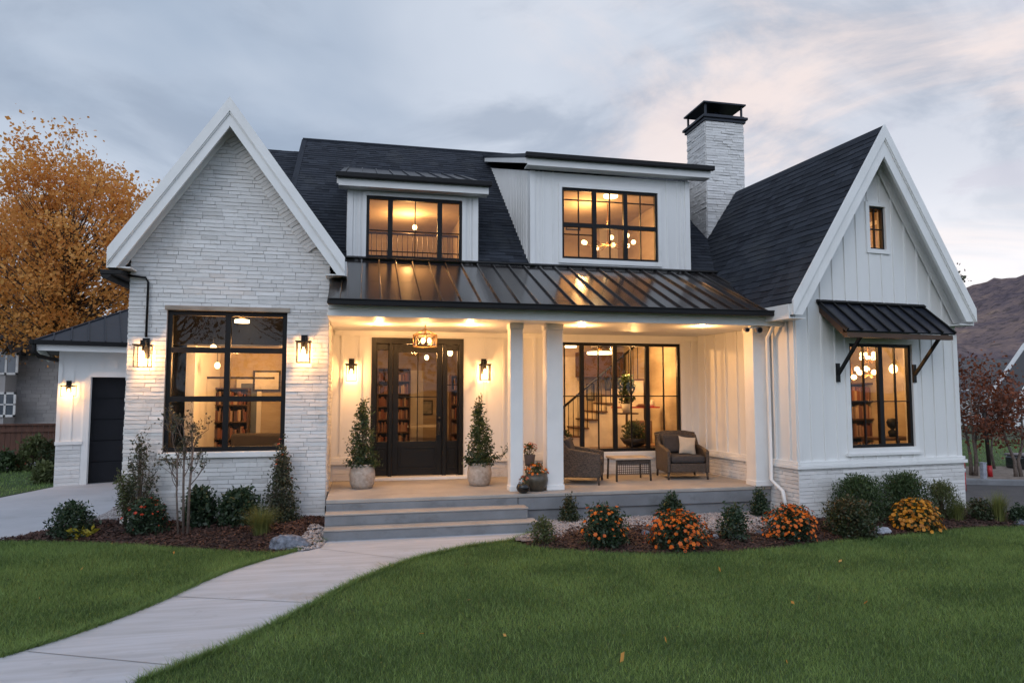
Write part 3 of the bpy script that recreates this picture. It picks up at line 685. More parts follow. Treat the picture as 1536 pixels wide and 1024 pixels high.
# --- dormers
FD = vframe((0, YD, 0), 0)
W1 = (.015, 1.81, 4.60, 5.77); W2 = (3.80, 5.84, 4.74, 6.17)
def dormer(x0, x1, zb, zt, slope, win, us, ox0, ox1, zf):
    mb = wall(MB(), FD, rect(x0, x1, zb, zt), [win], .12)
    dep = dormer_depth(zt + .08, slope)
    for X, dg, sg in ((x0, -90, -1), (x1, 90, 1)):
        FS = vframe((X, 0, 0), dg); p = [(sg * (YD + .121), main_z(YD + .121) - .1), (sg * (YD + dep), main_z(YD + dep) - .1), (sg * (YD + dep), zt + slope * dep), (sg * (YD + .121), zt + slope * .12)]
        if area(p) < 0: p = p[::-1]
        mb.prism(FS, p, -.1, 0)
        k = YD + .12 - .03
        while k < YD + dep:
            battens(mb, FS, p, [sg * k], (), .03, .016); k += .155
    D = mb.build('dormer', M['board'], H)
    t = battens(MB(), FD, rect(x0, x1, zb, zt), us, [(win[0] - .1, win[1] + .1, win[2] - .1, win[3] + .06)], .035, .016)
    for r_ in (rect(x0, x0 + .10, zb, zt), rect(x1 - .10, x1, zb, zt)): t.prism(FD, r_, 0, .024)
    for r_ in (rect(win[0] - .07, win[0], win[2] - .09, win[3]), rect(win[1], win[1] + .07, win[2] - .09, win[3]), rect(win[0], win[1], win[2] - .09, win[2]), rect(win[0] - .07, win[1] + .07, win[3], win[3] + .07)): t.prism(FD, r_, 0, .03)
    t.build('dormer_trim', M['trim'], D)
    yf = YD - .26; zr = zf
    Fq = fr((ox0, yf, zr), (1, 0, 0), (0, 1, slope)); Lq = (dormer_depth(zf, slope) + .3) * math.hypot(1, slope)
    rf = MB(); rf.prism(Fq, rect(0, ox1 - ox0, 0, Lq), -.05, .012)
    k = .1
    while k < ox1 - ox0: rf.prism(Fq, rect(k, k + .02, 0, Lq - .2), .012, .045); k += .31
    rf.build('dormer_roof', M['bluemetal'], D)
    g = MB(); g.box(ox0 - .03, yf - .10, zr - .055, ox1 + .03, yf - .001, zr + .04); g.build('gutter', M['black'], D, .012)
    f = MB(); f.box(ox0 + .02, yf, zr - .19, ox1 - .02, yf + .03, zr - .052)
    f.box(ox0 + .02, yf + .031, zr - .19, ox1 - .02, YD - .001, zr - .172)
    for x in (ox0 + .02, ox1 - .05):
        FS = vframe((x, 0, 0), 90); f.prism(FS, [(yf + .031, zr - .15), (YD + dep, zr - .15 + slope * (YD + dep - yf)), (YD + dep, zr - .055 + slope * (YD + dep - yf)), (yf + .031, zr - .055 + slope * .03)], -.03, 0)
    f.build('fascia', M['trim'], D)
    return D
dormer(DL[0], DL[1], 4.5, DL[2], DL[3], W1, [-.2, -.11, 1.97], -.51, 2.30, 6.05)
dormer(DRt[0], DRt[1], 4.5, DRt[2], DRt[3], W2, [3.33, 3.42, 3.62, 6.05, 6.28, 6.38], 3.02, 6.93, 6.68)
a1, a2 = .455, 1.385
window(FD, *W1, [a1, a2], [], H, vthin=[((a1 + a2) / 2, W1[2] + .04, W1[3] - .04)], hthin=[(5.13, W1[0] + .04, W1[1] - .04), (4.74, W1[0] + .04, W1[1] - .04)], fw=.055, mw=.09, tw=.016, rec=.03)
wx = [W2[0] + .03 + (W2[1] - W2[0] - .06) * i / 3 for i in (0, 1, 2, 3)]
window(FD, *W2, wx[1:3], [5.43], H, vthin=[((a + b) / 2, W2[2] + .04, W2[3] - .04) for a, b in zip(wx, wx[1:])], hthin=[(5.94, W2[0] + .04, W2[1] - .04), (5.24, wx[0] + .03, wx[1] - .03)], fw=.05, mw=.085, tw=.02, rec=.03)
# --- chimney
cx0, cx1, cy0, cy1, cz = 7.66, 8.62, 14.1, 15.0, 8.38
cc = MB(); cc.box(cx0, cy0, 4.5, cx1, cy1, cz); ch = cc.build('chimney', M['mortar'], H)
cs = stones(MB(), vframe((0, cy0, 0), 0), rect(cx0, cx1, 5.0, cz), (), .062, .12, .36, (.008, .026))
stones(cs, vframe((cx0, 0, 0), -90), rect(-cy1, -cy0, 5.0, cz), (), .062, .12, .36, (.008, .026)); stones(cs, vframe((cx1, 0, 0), 90), rect(cy0, cy1, 5.0, cz), (), .062, .12, .36, (.008, .026))
cs.build('stone_facing', M['stone'], ch)
cp = MB()
for k, (o, za, zb) in enumerate(((.05, cz, cz + .07), (.09, cz + .071, cz + .13), (.03, cz + .131, cz + .17))): cp.box(cx0 - o, cy0 - o, za, cx1 + o, cy1 + o, zb)
cp.build('chimney_crown', M['bluemetal'], ch, .008)
hz = cz + .17; hh = hz + .25
hp = MB()
for x in (cx0 + .0, cx1 - .04):
    for y in (cy0 + .0, cy1 - .04): hp.box(x, y, hz, x + .04, y + .04, hh)
A = [(cx0 - .06, cy0 - .06), (cx1 + .06, cy0 - .06), (cx1 + .06, cy1 + .06), (cx0 - .06, cy1 + .06)]; B = [(cx0 + .28, cy0 + .28), (cx1 - .28, cy0 + .28), (cx1 - .28, cy1 - .28), (cx0 + .28, cy1 - .28)]
hp.add([(x, y, hh) for x, y in A] + [(x, y, hh + .035) for x, y in A] + [(x, y, hh + .16) for x, y in B], [(3, 2, 1, 0)] + [(i, (i + 1) % 4, 4 + (i + 1) % 4, 4 + i) for i in range(4)] + [(4 + i, 4 + (i + 1) % 4, 8 + (i + 1) % 4, 8 + i) for i in range(4)] + [(8, 9, 10, 11)])
hp.lathe([(.16, 0), (.16, .2)], ((cx0 + cx1) / 2, (cy0 + cy1) / 2, hz), 20)
hp.build('chimney_hood', M['bluemetal'], ch)
# --- right wing, turned a little
WA = 5.5; WO = Vector((7.05, 10.12, 0)); FW = vframe(WO, WA); WU, WN = FW[1], FW[3]
def Wp(u, v, z): return WO + WU * u - WN * v + Vector((0, 0, z))
ww = 3.57; uc, ul, ur, ze, zer, za = 1.70, -.34, 3.62, 3.54, 3.54, 6.69
sL, sR = (za - ze) / (uc - ul), (za - zer) / (ur - uc)
WW = (1.10, 2.49, 1.16, 2.95); WS = (1.655, 2.015, 4.63, 5.40)
regW = [(0, .88), (ww, .88), (ww, za - .15 - sR * (ww - uc)), (uc, za - .15), (0, za - .15 - sL * uc)]
hW = [(WW[0] - .10, WW[1] + .10, WW[2] - .10, WW[3] + .10), (WS[0] - .09, WS[1] + .09, WS[2] - .09, WS[3] + .09)]
bw = wall(MB(), FW, regW, [WW, WS], .16); battens(bw, FW, [(p[0], max(p[1], .96)) for p in regW], [.28 + .272 * i for i in range(12)], hW, .038, .02)
for r_ in (rect(0, .10, .965, 3.62), rect(ww - .10, ww, .965, 3.15)): bw.prism(FW, r_, 0, .026)
bw.build('wing_wall', M['board'], H)
for q, o in ((WW, .085), (WS, .075)):
    tw_ = MB()
    for r_ in (rect(q[0] - o, q[0], q[2] - o, q[3] + o), rect(q[1], q[1] + o, q[2] - o, q[3] + o), rect(q[0], q[1], q[2] - o, q[2]), rect(q[0], q[1], q[3], q[3] + o)): tw_.prism(FW, r_, 0, .03)
    if q is WW: tw_.prism(FW, rect(WW[0] - .12, WW[1] + .12, WW[2] - .13, WW[2] - .086), 0, .06)
    tw_.build('window_casing', M['trim'], H)
um = (WW[0] + WW[1]) / 2 + .02
window(FW, *WW, [um], [], H, vthin=[((WW[0] + um) / 2, WW[2] + .05, WW[3] - .05), ((WW[1] + um) / 2, WW[2] + .05, WW[3] - .05)], hthin=[(1.95, WW[0] + .05, WW[1] - .05)], fw=.055, mw=.09, tw=.018, rec=.03)
window(FW, *WS, [], [], H, vthin=[((WS[0] + WS[1]) / 2 - .01, WS[2] + .03, WS[3] - .03)], hthin=[(5.0, WS[0] + .03, WS[1] - .03)], fw=.035, tw=.018, rec=.04)
FWl = vframe(WO, WA - 90); FWr = vframe(WO + WU * ww, WA + 90)
wall(MB(), FWr, rect(.161, 8.0, .88, 3.4), (), .12).build('wing_side_wall', M['board'], H)
bl = wall(MB(), FWl, rect(-3.6, -.161, .88, 3.75), (), .12); battens(bl, FWl, rect(-3.2, 0, .96, 3.7), [-.18 - .35 * i for i in range(9)], (), .045, .028); bl.prism(FWl, rect(-.10, -.0, .965, 3.62), 0, .026); bl.build('wing_side_wall', M['board'], H)
ws = stones(MB(), FW, rect(-.03, ww + .03, -.1, .845), (), .066, .18, .6, n=.02); stones(ws, FWl, rect(-3.2, .03, -.1, .845), (), .066, n=.02); stones(ws, FWr, rect(-.03, 8, -.1, .845), (), .066, n=.02)
ws.build('stone_base', M['stone'], H)
wb = wall(MB(), FW, rect(0, ww, -.1, .86), (), .16, .02); wall(wb, FWl, rect(-3.6, -.161, -.1, .86), (), .12, .02); wall(wb, FWr, rect(.161, 8, -.1, .86), (), .12, .02); wb.build('wing_base_wall', M['mortar'], H)
wd = MB()
for FF, a, b in ((FW, -.07, ww + .07), (FWl, -3.2, .0685), (FWr, -.0685, 8)):
    wd.prism(FF, rect(a, b, .845, .905), 0, .075); wd.prism(FF, rect(a + .02, b - .02, .906, .965), 0, .045)
wd.build('base_band', M['trim'], H, .006)
gable_roof(FW, uc, ul, ur, ze, za, .36, -7.4, H, zer=zer, fascia=.27, cut=.18)
# awning over the wing window
ab0, ab1, az1, az0, an = .54, 2.76, 3.62, 3.10, .62
Fa = fr(P3(FW, ab0 - .05, az0, an), WU, -WN * an + Vector((0, 0, az1 - az0))); La = math.hypot(an, az1 - az0)
aw = MB(); aw.prism(Fa, [(0, 0), (ab1 - ab0 + .1, 0), (ab1 - ab0 + .1, La), (0, La)], -.02, .01)
ao = aw.build('awning', M['bluemetal'], H)
as_ = MB()
for k in range(9): u = .006 + (ab1 - ab0 + .074) * k / 8; as_.prism(Fa, rect(u - .006, u + .026, 0, La), .011, .045)
as_.prism(Fa, rect(-.03, ab1 - ab0 + .13, La - .03, La + .03), .012, .06); as_.build('awning_seams', M['black'], ao)
af = MB(); af.box(ab0 - .02, az0 - .10, an - .10, ab1 + .02, az0 - .022, an - .02, FW)
for u in (ab0 - .02, ab1 - .05):
    FS = fr(P3(FW, u, 0, 0), WN, (0, 0, 1)); af.prism(FS, [(0.0, az1 - .16), (0.0, az1 - .03), (an - .102, az0 + .05), (an - .102, az0 - .08)], -.07, 0)
af.build('awning_beam', M['wood'], ao)
for u in (.84, 2.52):
    ak = MB(); ak.tube([P3(FW, u, 2.42, .05), P3(FW, u, 3.02, an - .07)], .032, 4, smooth=False); ak.box(u - .035, 2.28, 0.02, u + .035, 2.60, .05, FW)
    ak.build('awning_bracket', M['black'], ao)
# downspouts and the gutter corner
dn = MB(); p0 = Wp(-.14, .35, 0)
dn.tube([(p0.x, p0.y, 3.36), (p0.x, p0.y, 3.25), (p0.x - .02, p0.y + .16, 3.05), (p0.x - .02, p0.y + .16, .62), (p0.x + .02, p0.y - .10, .46), (p0.x + .05, p0.y - .16, .10)], .036, 8)
dn.build('downspout', M['trim'], H)
dn = MB(); dn.tube([(-3.60, YG - .06, 3.90), (-3.30, YG - .06, 3.87), (-3.26, YG - .055, 3.80), (-3.26, YG - .055, 2.95)], .018, 8)
dn.build('lamp_conduit', M['black'], H)
gb = MB(); gb.tube([(-3.76, YG - .34, 3.86), (-3.76, YG + 3.0, 3.86)], .075, 10); gb.box(-3.84, YG - .35, 3.86, -3.54, YG + 3, 3.93); gb.build('gutter', M['black'], H, .01)
# --- garage block
GO = gp(80, 730); GA = 20; FGa = vframe((GO.x, GO.y, 0), GA)
gd = (.62, 3.1, 0, 2.46)
gb_ = wall(MB(), FGa, rect(0, 3.6, -.1, 3.2), [gd], .3); battens(gb_, FGa, rect(.3, 3.6, 2.66, 3.18), [.3 + .28 * i for i in range(11)], (), .03, .016); battens(gb_, FGa, rect(0, .5, 1.0, 2.6), [.28], (), .03, .016)
gb_.build('garage_wall', M['board'], H)
gst = stones(MB(), FGa, rect(0, .48, -.1, .92), (), .085, .2, .48, (.01, .02)); gst.build('stone_base', M['stone'], H)
gtr = MB()
for r_ in (rect(gd[0] - .12, gd[0], 0, gd[3] + .12), rect(gd[1], gd[1] + .12, 0, gd[3] + .12), rect(gd[0], gd[1], gd[3], gd[3] + .12)): gtr.prism(FGa, r_, 0, .03)
gtr.prism(FGa, rect(-.02, .5, .925, 1.0), 0, .05); gtr.prism(FGa, rect(-.01, .07, 1.0, 3.18), 0, .025)
for k in range(3): gtr.prism(FGa, rect(gd[0], gd[0] + .03, 0, gd[3]), -.08 - k * .08, -.05 - k * .08)
gtr.build('garage_trim', M['trim'], H)
gdo = MB()
for k in range(5):
    gdo.prism(FGa, rect(gd[0] + .031, gd[1], .01 + k * .49, .485 + k * .49), -.29, -.24)
    for j in range(4): gdo.prism(FGa, rect(gd[0] + .1 + j * .6, gd[0] + .6 + j * .6, .07 + k * .49, .43 + k * .49), -.24, -.234)
gdo.prism(FGa, rect(gd[0] + .031, gd[1], .0, gd[3]), -.31, -.2905); gdo.build('garage_door', M['garage'], H)
gl_ = MB(); FGs = vframe((GO.x, GO.y, 0), GA - 90); wall(gl_, FGs, rect(-6, -.301, -.1, 3.2), (), .15); gl_.build('garage_side_wall', M['board'], H)
ez = 3.24; ov = .45
def Ga(u, n, z): return P3(FGa, u, z, n)
e = [Ga(-ov, ov, ez), Ga(4.6, ov, ez), Ga(4.6, -6.5, ez), Ga(-ov, -6.5, ez)]; rA, rB = Ga(2.2, -2.4, ez + 1.42), Ga(2.2, -4.2, ez + 1.42)
gr = MB(); gr.add(e + [rA, rB], [(0, 1, 4), (1, 2, 5, 4), (2, 3, 5), (3, 0, 4, 5), (3, 2, 1, 0)]); go_ = gr.build('garage_roof', M['bluemetal'], H)
gs = MB()
for k in range(1, 15):
    u = -ov + k * .33; s_ = min((u + ov) / (2.2 + ov), (4.6 - u) / 2.4)
    top = e[0].lerp(e[1], (u + ov) / (4.6 + ov)); q = Ga(u, ov - s_ * (2.4 + ov), ez + 1.42 * s_)
    gs.tube([top + Vector((0, 0, .02)), q + Vector((0, 0, .02))], .018, 4, smooth=False)
for k in range(1, 18):
    n = ov - k * .38; s_ = min(1, (ov - n) / (2.4 + ov), (n + 6.5) / 2.3); gs.tube([Ga(-ov, n, ez + .02), Ga(-ov + s_ * (2.2 + ov), n, ez + 1.42 * s_ + .02)], .018, 4, smooth=False)
gs.tube([e[0], rA], .03, 5, smooth=False); gs.tube([e[1], rA], .03, 5, smooth=False)
gs.build('standing_seams', M['bluemetal'], go_)
gg = MB(); gg.box(-ov - .02, ez - .09, ov + .001, 4.6, ez + .01, ov + .10, FGa); gg.box(-ov - .10, ez - .09, -6.5, -ov - .021, ez + .01, ov + .10, FGa)
gg.tube([Ga(-ov - .02, ov + .03, ez - .05), Ga(-ov + .0, ov + .03, ez - .26), Ga(-ov + .08, ov - .05, ez - .34), Ga(-.03, .06, ez - .42)], .045, 8)
gg.build('gutter', M['black'], H, .01)
gf = MB(); gf.box(-ov + .02, ez - .22, ov - .04, 4.6, ez - .02, ov - .002, FGa); gf.box(-ov + .02, ez - .22, -6.4, -ov + .05, ez - .02, ov - .041, FGa)
gf.box(-ov + .06, ez - .10, .001, 4.6, ez - .08, ov - .05, FGa); gf.build('garage_fascia', M['trim'], H)

# ------------------------------------------------------------------ interiors (rooms behind the glass)
room(-3.4, -.72, YG + .21, 15.4, .45, 3.60, H)
bm = MB(); bm.box(-3.4, 12.9, 2.95, -.72, 13.4, 3.45); bm.build('reflection_beam', M['navy'], H)  # added navy beam, imitates the dark reflection in the top panes
bs = stones(MB(), vframe((0, 14.4, 0), 0), rect(-1.55, -1.0, .45, 3.5), (), .07); bs.build('interior_stone', M['stone'], H)
room(gx1 + .1, 2.75, YP + .17, 18.2, ZF - .01, 3.9, H)
room(2.85, 6.75, YP + .17, 17.6, ZF - .01, 3.9, H, wmat='iwall')
room(-.2, 2.0, YD + .13, 16.4, 4.45, 5.88, H); room(3.27, 6.43, YD + .13, 16.6, 4.45, 6.34, H)
room(.16, 3.4, .17, 4.0, .45, 3.5, H, F=(WO, WU, -WN, Vector((0, 0, 1)))); room(1.0, 2.5, .17, 2.6, 4.2, 5.35, H, F=(WO, WU, -WN, Vector((0, 0, 1))))
for p, e_, r_ in (((-2.2, 12.9, 2.62), 85, .07), ((-1.5, 14.2, 2.9), 85, .07), ((1.0, 14.9, 3.0), 110, .08), ((4.3, 14.9, 3.3), 260, .10), ((5.9, 14.4, 2.7), 70, .06), ((.9, 14.4, 5.55), 85, .1), ((4.9, 14.4, 5.9), 90, .1),
                  ((Wp(1.3, .9, 3.0)), 80, .08), (Wp(1.6, 1.1, 5.1), 30, .06)):
    p = Vector(p); lamp(p - H.location, e_, r_, parent=H, name='room_light')

# ================================================================== GROUND
def yp(px, py, Y):
    d = _f + _r * ((px - 768) / 1024) + _u * ((512 - py) / 1024); return CAM + d * ((Y - CAM.y) / d.y)
def smooth(pts, k=6, closed=False):
    out = []; n = len(pts)
    for i in range(n if closed else n - 1):
        p = [Vector(pts[(i + j) % n] if closed else pts[min(max(i + j, 0), n - 1)][:]) for j in (-1, 0, 1, 2)] if False else [Vector(pts[(i + j) % n]) if closed else Vector(pts[min(max(i + j, 0), n - 1)]) for j in (-1, 0, 1, 2)]
        for s in range(k):
            t = s / k; out.append(0.5 * ((2 * p[1]) + (p[2] - p[0]) * t + (2 * p[0] - 5 * p[1] + 4 * p[2] - p[3]) * t * t + (3 * p[1] - p[0] - 3 * p[2] + p[3]) * t ** 3))
    if not closed: out.append(Vector(pts[-1]))
    return [(v.x, v.y) for v in out]
def g2(px, py): v = gp(px, py); return (v.x, v.y, 0)
def inside(poly, X, Y):
    poly = np.asarray(poly); r = np.zeros(len(X), bool); n = len(poly); j = n - 1
    for i in range(n):
        xi, yi = poly[i]; xj, yj = poly[j]
        c = ((yi > Y) != (yj > Y)) & (X < (xj - xi) * (Y - yi) / (yj - yi + 1e-12) + xi); r ^= c; j = i
    return r
def scatter(poly, n, vis=True):
    p = np.asarray(poly); lo, hi = p.min(0), p.max(0); out = []
    got = 0
    while got < n:
        q = RNG.random((n, 2)) * (hi - lo) + lo; q = q[inside(poly, q[:, 0], q[:, 1])]
        if vis:                                         # keep what stands near the photographed side
            f2 = np.array([math.sin(YAW), math.cos(YAW)]); r2 = np.array([math.cos(YAW), -math.sin(YAW)])
            d = q @ f2; l = q @ r2; q = q[(d > 3.6) & (np.abs(l) < d * .82 + 1.0)]
        out.append(q); got += len(q)
    return np.concatenate(out)[:n]
def sheet(name, poly, z, m, thick=0.0, parent=None):
    from mathutils.geometry import tessellate_polygon
    vs = [Vector((x, y, z)) for x, y in poly]; tri = tessellate_polygon([vs]); mb = MB(); k = len(vs)
    fs = []
    for t in tri:
        a, b, c = (vs[i] for i in t); fs.append(t if (b - a).cross(c - a).z > 0 else t[::-1])
    if thick:
        ccw = area(poly) > 0
        vs = vs + [Vector((x, y, z - thick)) for x, y in poly]
        fs += [((i, k + i, k + (i + 1) % k, (i + 1) % k) if ccw else (i, (i + 1) % k, k + (i + 1) % k, k + i)) for i in range(k)]
    return mb.add(vs, fs).build(name, m, parent)
gr_ = MB(); S = 6000
gr_.add([(-S, -S, -.035), (S, -S, -.035), (S, S, -.035), (-S, S, -.035)], [(0, 1, 2, 3)])
tag(gr_.build('ground', M['field']), kind='structure')
pathL = smooth([g2(*p) for p in ((0, 988), (120, 950), (230, 908), (330, 863), (400, 840), (450, 826), (486, 812), (490, 806))], 5)
pathR = smooth([g2(*p) for p in ((205, 1024), (350, 966), (450, 917), (540, 870), (620, 840), (700, 821), (765, 812), (798, 801))], 5)
extL = [(-7.5, 5.1), (-5.0, 5.6)]; extR = [(-7.5, 3.3), (-3.6, 4.4)]
path_poly = extL + pathL + [(gx1 + .05, 10.6), (2.6, 10.6)] + pathR[::-1] + extR[::-1]
tag(sheet('path', path_poly, .012, M['path'], .06), kind='structure')
jm = mat('joint_grey', (.20, .20, .20), .9)  # plain grey of the joint lines between path slabs
jo = MB()
for a, b in (((480, 824), (612, 840)), ((258, 896), (456, 905)), ((42, 979), (252, 999))):
    A_, B_ = gp(*a), gp(*b); d_ = (B_ - A_).normalized(); n_ = Vector((-d_.y, d_.x, 0)) * .004
    jo.add([A_ - n_ + Vector((0, 0, .0155)), B_ - n_ + Vector((0, 0, .0155)), B_ + n_ + Vector((0, 0, .0155)), A_ + n_ + Vector((0, 0, .0155))], [(0, 1, 2, 3)])
tag(jo.build('path_joint', jm), kind='structure')
bedL_front = [g2(*p) for p in ((-20, 813), (60, 813), (150, 815), (240, 820), (340, 827), (410, 829), (446, 828))]
bedL = smooth(bedL_front, 5)
drive_edge = smooth([g2(*p) for p in ((-20, 813), (40, 804), (95, 792), (150, 776), (178, 758), (192, 742))], 5)
mulchL = bedL + [(-.56, 9.75), (-.50, 10.16), (.0, 10.2), (.0, 12.3), (gx0 + .1, 12.3)] + drive_edge[::-1]
drive_poly = [(-16, 9.2), (-9, 10.4)] + drive_edge + [(gx0 - .0, 11.2), (gx0 - .0, 17), (GO.x + 3.6 * FGa[1].x, GO.y + 3.6 * FGa[1].y + .3), (GO.x + .1, GO.y + .1)] + [(g2(0, 747)[0], g2(0, 747)[1]), (-11, 14.6), (-16, 13.4)]
tag(sheet('driveway', drive_poly, .012, M['drive'], .06), kind='structure')
lawnL = [(-16, 9.0), (-9, 10.2)] + bedL + pathL[::-1][2:] + extL[::-1] + [(-16, 4.5)]
bedR_front = smooth([g2(*p) for p in ((768, 812), (800, 820), (850, 825), (950, 830), (1060, 829), (1150, 823), (1250, 812), (1380, 800), (1460, 792), (1560, 789), (1640, 786))], 5)
lawnR = pathR[:-3] + bedR_front + [(16, 9.2), (16, 1.5), (-7.5, 1.5), (-7.5, 3.2), (-3.6, 4.3)]
turf = sheet('lawn', lawnL, .0, M['turf']); tag(turf, kind='structure'); tag(sheet('lawn', lawnR, .0, M['turf']), kind='structure')
def in_lens(px, py): return g2(px, py)
back = [g2(1640, 772), g2(1560, 770), g2(1470, 772), g2(1448, 760)]
bedR = bedR_front + [(b[0], b[1]) for b in back] + [(10.6, 10.55), (7.0, 10.2), (7.0, 10.85), (2.6, 10.85), (2.62, 10.1)]
def mound(name, poly, m, zt, step=.07, amp=.03, off=0.0, run=.5):
    p = np.asarray(poly); lo, hi = p.min(0), p.max(0); nx, ny = int((hi[0] - lo[0]) / step) + 2, int((hi[1] - lo[1]) / step) + 2
    X, Y = np.meshgrid(lo[0] + np.arange(nx) * step, lo[1] + np.arange(ny) * step, indexing='ij')
    d = np.full(X.shape, 1e9); n = len(p)
    for i in range(n):
        a, b = p[i], p[(i + 1) % n]; ab = b - a; L2 = ab @ ab + 1e-12
        t = (((X - a[0]) * ab[0] + (Y - a[1]) * ab[1]) / L2).clip(0, 1); d = np.minimum(d, np.hypot(X - a[0] - t * ab[0], Y - a[1] - t * ab[1]))
    Z = off + zt * (d / run).clip(0, 1) ** .8 + amp * (RNG.random(X.shape) - .5) * (d > .05)
    ins = inside(poly, X.ravel(), Y.ravel()).reshape(X.shape) | (d < .04)
    Z = np.where(ins, Z, off - .02)
    idx = np.arange(nx * ny).reshape(nx, ny); k = ins[:-1, :-1] | ins[1:, 1:] | ins[1:, :-1] | ins[:-1, 1:]
    Fk = np.stack([idx[:-1, :-1][k], idx[1:, :-1][k], idx[1:, 1:][k], idx[:-1, 1:][k]], 1)
    o = npmesh(name, np.stack([X.ravel(), Y.ravel(), Z.ravel()], 1), Fk, 4, m)
    for pg in o.data.polygons: pg.use_smooth = True
    def zat(x, y):
        i = ((np.asarray(x) - lo[0]) / step).astype(int).clip(0, nx - 1); j = ((np.asarray(y) - lo[1]) / step).astype(int).clip(0, ny - 1); return Z[i, j]
    return o, zat
mo_, zL = mound('mulch_bed', mulchL, M['mulch'], .13, run=.7); tag(mo_, kind='structure')
mo_, zR = mound('mulch_bed', bedR, M['mulch'], .06); tag(mo_, kind='structure')
def chips(name, poly, n, zf, m, lab):
    q = scatter(poly, n); z = zf(q[:, 0], q[:, 1]) + RNG.random(n) * .02; L = .014 + .022 * RNG.random((n, 1)); W_ = .004 + .008 * RNG.random((n, 1))
    d = unit(RNG.normal(size=(n, 3)) * np.array([1, 1, .35])); e_ = unit(np.cross(d, RNG.normal(size=(n, 3)) * .3 + np.array([0, 0, 1])))
    C = np.stack([q[:, 0], q[:, 1], z + .006], 1); V = np.stack([C - d * L - e_ * W_, C + d * L - e_ * W_, C + d * L + e_ * W_, C - d * L + e_ * W_], 1).reshape(-1, 3)
    o = npmesh(name, V, np.arange(4 * n).reshape(-1, 4), 4, m); tag(o, lab, 'mulch', kind='stuff'); return o
chips('bark_mulch', mulchL, 26000, zL, M['chip'], 'dark red-brown bark chips covering the bed before the brick gable')
chips('bark_mulch', bedR, 24000, zR, M['chip'], 'dark bark chips covering the curved bed before the porch and right wing')
gravelR = smooth([g2(*p) for p in ((772, 812), (830, 812), (880, 803), (960, 800), (1060, 808), (1130, 806), (1190, 796), (1215, 782))], 4) + [(7.35, 10.0), (6.98, 10.8), (2.64, 10.8), (2.64, 10.0)]
gravelL = smooth([g2(*p) for p in ((135, 790), (200, 793), (205, 770), (180, 762), (150, 778))], 4, True)
gravelM = smooth([g2(*p) for p in ((446, 827), (480, 822), (489, 806), (470, 800), (455, 812))], 4, True)
def pebbles(poly, n, zf, lab, s0=.010, lift=.02):
    q = scatter(poly, n); z = zf(q[:, 0], q[:, 1]) + lift; s = (s0 * (.5 + RNG.random((n, 1)) * 1.3))
    O_ = np.array([[1, 0, 0], [-1, 0, 0], [0, 1, 0], [0, -1, 0], [0, 0, .7], [0, 0, -.7]]); C = np.stack([q[:, 0], q[:, 1], z], 1)
    th = RNG.random(n) * 6.28; c, s_ = np.cos(th), np.sin(th); Rm = np.zeros((n, 3, 3)); Rm[:, 0, 0] = c; Rm[:, 0, 1] = -s_; Rm[:, 1, 0] = s_; Rm[:, 1, 1] = c; Rm[:, 2, 2] = 1
    st_ = 1 + RNG.random((n, 1, 3)) * .8; V = np.einsum('nij,nkj->nki', Rm, O_[None] * st_) * s[:, None] + C[:, None]
    T = np.array([(0, 2, 4), (2, 1, 4), (1, 3, 4), (3, 0, 4), (2, 0, 5), (1, 2, 5), (3, 1, 5), (0, 3, 5)])
    Fk = (T[None] + 6 * np.arange(n)[:, None, None]).reshape(-1, 3); o = npmesh('gravel', V.reshape(-1, 3), Fk, 3, M['pebble'], tone=np.repeat(RNG.random(n), 8))
    tag(o, lab, 'gravel', kind='stuff')
g_, zG = mound('gravel_base', gravelR, M['gravel'], .03, off=.055, amp=.012); tag(g_, kind='structure')
pebbles(gravelR, 15000, zG, 'pinkish grey gravel strip along the foot of the porch slab', lift=.004)
pebbles(gravelL, 1500, zL, 'patch of grey stones beside the driveway at the bed corner', .02)
pebbles(gravelM, 900, zL, 'small patch of grey stones where the path meets the bottom step', .014)
# grass
def lawn_blades(poly, n, lab, h=.038, wd=.006):
    q = scatter(poly, n); gx_ = RNG.random((90, 60)); ix, iy = (q[:, 0] + 17) * 2.4, q[:, 1] * 2.4; a_, b_ = ix.astype(int), iy.astype(int); fx, fy = ix - a_, iy - b_
    pn = (gx_[a_ % 90, b_ % 60] * (1 - fx) + gx_[(a_ + 1) % 90, b_ % 60] * fx) * (1 - fy) + (gx_[a_ % 90, (b_ + 1) % 60] * (1 - fx) + gx_[(a_ + 1) % 90, (b_ + 1) % 60] * fx) * fy
    tn = (.40 + .42 * (pn - .5) + .06 * np.sin(q[:, 1] * 5.2 + q[:, 0] * .7) + RNG.normal(size=n) * .30).clip(0, 1)
    o = blades('grass', np.stack([q[:, 0], q[:, 1], np.zeros(n)], 1), h, wd, M['grass'], lean=.45, tone=tn); tag(o, lab, 'grass', kind='stuff')
lawn_blades(lawnR, 330000, 'short green lawn sweeping across the foreground right of the path')
lawn_blades(lawnL, 130000, 'short green lawn left of the curving concrete path')
for poly_, n_ in ((lawnR, 3500), (lawnL, 1300)):
    q = scatter(poly_, n_); blades_ = blades('straw_blades', np.c_[q, np.zeros(n_)], .05, .006, M['bladeyel'], lean=.7); tag(blades_, 'scattered pale straw blades standing in the ' + ('right' if poly_ is lawnR else 'left') + ' lawn', 'grass', kind='stuff')
